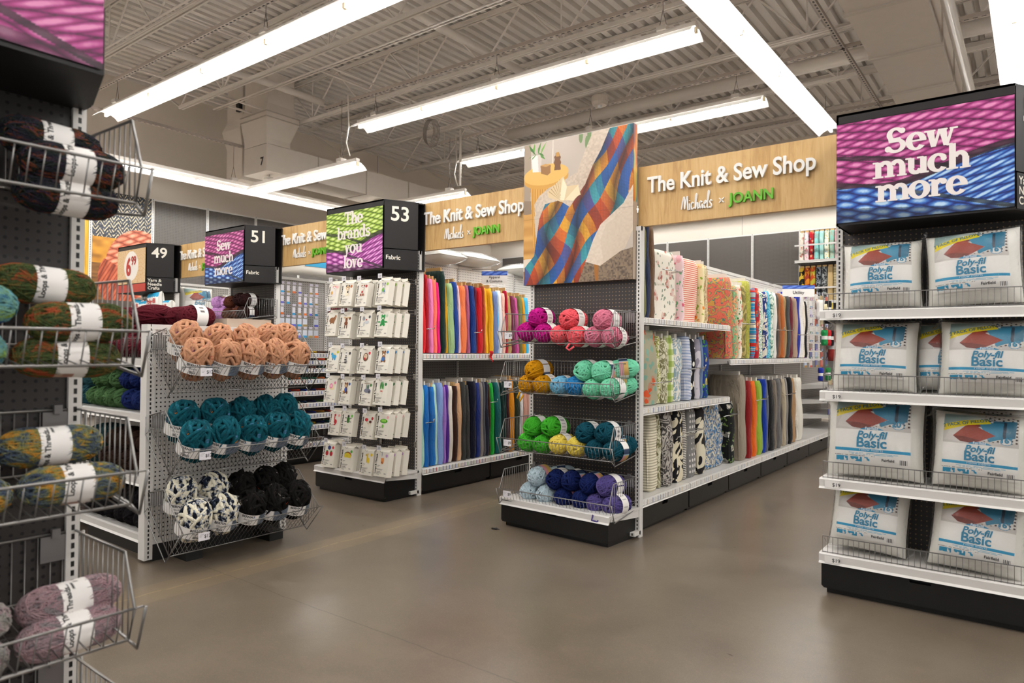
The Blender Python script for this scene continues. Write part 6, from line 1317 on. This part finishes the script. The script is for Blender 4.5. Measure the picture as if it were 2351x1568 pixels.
for i, (y, z, c, lab, s) in enumerate(((9.35, 1.80, 'f0ede6', 'white rolled batting hanging in the utility bay', 1.5), (9.47, 1.78, 'e9dcb0', 'cream rolled batting beside the white one', 1.2), (9.6, 1.82, '17171a', 'black ribbed knit bundle in the utility bay', 1.3), (9.75, 1.74, '1a1a1e', 'second black ribbed knit bundle', 1.2), (9.5, 1.45, '1f8a4a', 'green felt roll with white band', 1.2), (9.6, 1.45, 'c8242a', 'red felt roll with white band', 1.2), (9.72, 1.45, 'f2f0ec', 'white felt roll with paper band', 1.2), (9.84, 1.45, '17171a', 'black felt roll with white band', 1.2), (9.95, 1.35, 'a83a34', 'large brick red quilted sheet', 2.4), (9.4, .98, '1f2f9a', 'navy ribbon spool stack', 1.), (9.7, .98, '2f8a4a', 'green ribbon spool stack', 1.))):
    t = thing('fabric_roll', lab, 'fabric roll', M=T((-2.20+.02*(i % 3), y, z))); g = MB(); h = .085*s; g.lathe([(.0, h), (.03*s, h*.98), (.036*s, h*.6), (.028*s, 0), (.036*s, -h*.6), (.03*s, -h*.98), (0, -h)], 14); g.done('roll', cloth(c), t, True)
    g = MB(); g.lathe([(.031*s, -h*.25), (.031*s, h*.25)], 14); g.done('paper_band', mat('efece8', .5), t, True)
packet('yellow notion card with black print, top of the utility bay', side(-2.2, 9.9) @ T((0, 0, 1.93)), .2, .12, 'e9cf1a', '1c1c1c', None)
for r in range(3):
    for k in range(8):
        packet('small boxed notion on the stepped shelves of the far bay', side(-2.24, 10.0+.13*k) @ T((0, 0, (.50, .70, .90)[r])), .1, .07, r_.choice(pal+['c8402a', '1f2f9a', '2a9ac0']), r_.choice(pal2), 'boxed notions on the stepped shelves', th=.05)
g = MB()
for k in range(16): g.tube([(-2.17, 9.97+.07*k, .23), (-2.17, 9.97+.07*k, .40)], .002, 4)
for k in range(6): g.tube([(-2.17, 9.97, .235+.033*k), (-2.17, 11.05, .235+.033*k)], .002, 4)
tag(g.done('wire_bin', WIRE), 'wire bin front on the deck of the farthest bay', 'wire basket')
for r in range(5):
    for k in range(8):
        if (r, k) in ((0, 5), (1, 3), (2, 2), (3, 6)): continue
        y = 4.42+.075*k; z = (1.95, 1.83, 1.71, 1.585, 1.46)[r]
        packet('small white carded notion hanging between signs 51 and 53', side(-6.60, y) @ T((0, 0, z)), .038 if r < 3 else .055, .085, 'e2dfe6' if r < 3 else 'd8dce8', ('6a6ad0', 'e0702a', 'a8905a', '2f9ad0')[(k*3+r) % 4], 'carded notions between signs 51 and 53')
for k, (y, z, c) in enumerate([(5.0+.03*(i % 9), 1.86-.13*(i//9), c) for i, c in enumerate(['17120f']*9+['6a1420']*4+['4a1018']*5+['16503a', '1f7a4a', '2a8a5a', '6a1a2a', '1a9ad0', '2a70c0', '1f8a8a', '103a5a', '102a6a'])]):
    t = thing('floss_skein', 'hanging skein of embroidery floss beside the kit display', 'floss', M=T((-6.42, y, z)), group='hanging floss skeins'); g = MB(); g.tube([(0, 0, 0), (0, 0, -.06), (0, 0, -.12)], [.010, .013, .010], 7); g.done('thread', yarn(c), t, True)
for r, z in enumerate((.41, .53, .65, .78, .91, 1.03, 1.12, 1.20)):
    for k in range(7):
        c = (['2f8a9a', 'c8a83a', '1f2f6a'], ['b03a2a', '3a3a8a', 'd0903a'], ['102a4a', '1a1a3a', '3a5a2a'], ['1a2f7a', '111a4a', 'a03a2a'], ['2a6a5a', '1f4a3a', 'a0522a'], ['c07a2a', '5a2a1a', '1f3f3a'], ['8a6a1a', '2a2a2a', 'b0402a'], ['3a3a3a', 'b0901a', '4a2a1a'])[r][k % 3]
        t = thing('floss_bundle', 'bundled floss lying on a narrow shelf between signs 51 and 53', 'floss', M=T((-6.50, 4.38+.11*k, z+.012)) @ R('Z', 20*(k % 3)), group='floss bundles on narrow shelves'); g = MB(); g.tube([(-.06, 0, 0), (0, 0, .002), (.06, 0, 0)], [.012, .010, .012], 7); g.done('thread', yarn(c), t, True)
for k in range(6):
    t = thing('marker_pack', 'dark pack of coloured markers lying on the bottom notion shelf', 'packet', M=T((-6.45, 4.35+.13*k, .25)) @ R('Z', 30*k) @ R('X', 8), group='marker packs on the bottom shelf'); g = MB(); g.box(-.06, .06, -.05, .05, -.006, .006); g.done('card', mat(['2a2626', '38302c', '8a4a5a', '302c34', '6a5048', '242228'][k], .5), t)
# bits on the floor
g = MB(); g.quad([(0, 0, .003), (.05, .01, .012), (.09, .0, .004), (.05, -.02, .003)]); g.box(.02, .06, -.012, .0, 0, .01); tag(g.done('plastic_scrap', mat('2a2522', .6), M=T((-3.06, 3.79, 0))), 'small dark plastic scrap on the floor by the basket display', 'scrap')
g = MB(); g.quad([(0, 0, .002), (.03, .008, .01), (.06, .0, .003), (.03, -.008, .002)]); tag(g.done('paper_scrap', mat('a39684', .7), M=T((-2.33, 1.21, 0)) @ R('Z', 40)), 'tiny crumpled paper scrap on the open floor', 'scrap')
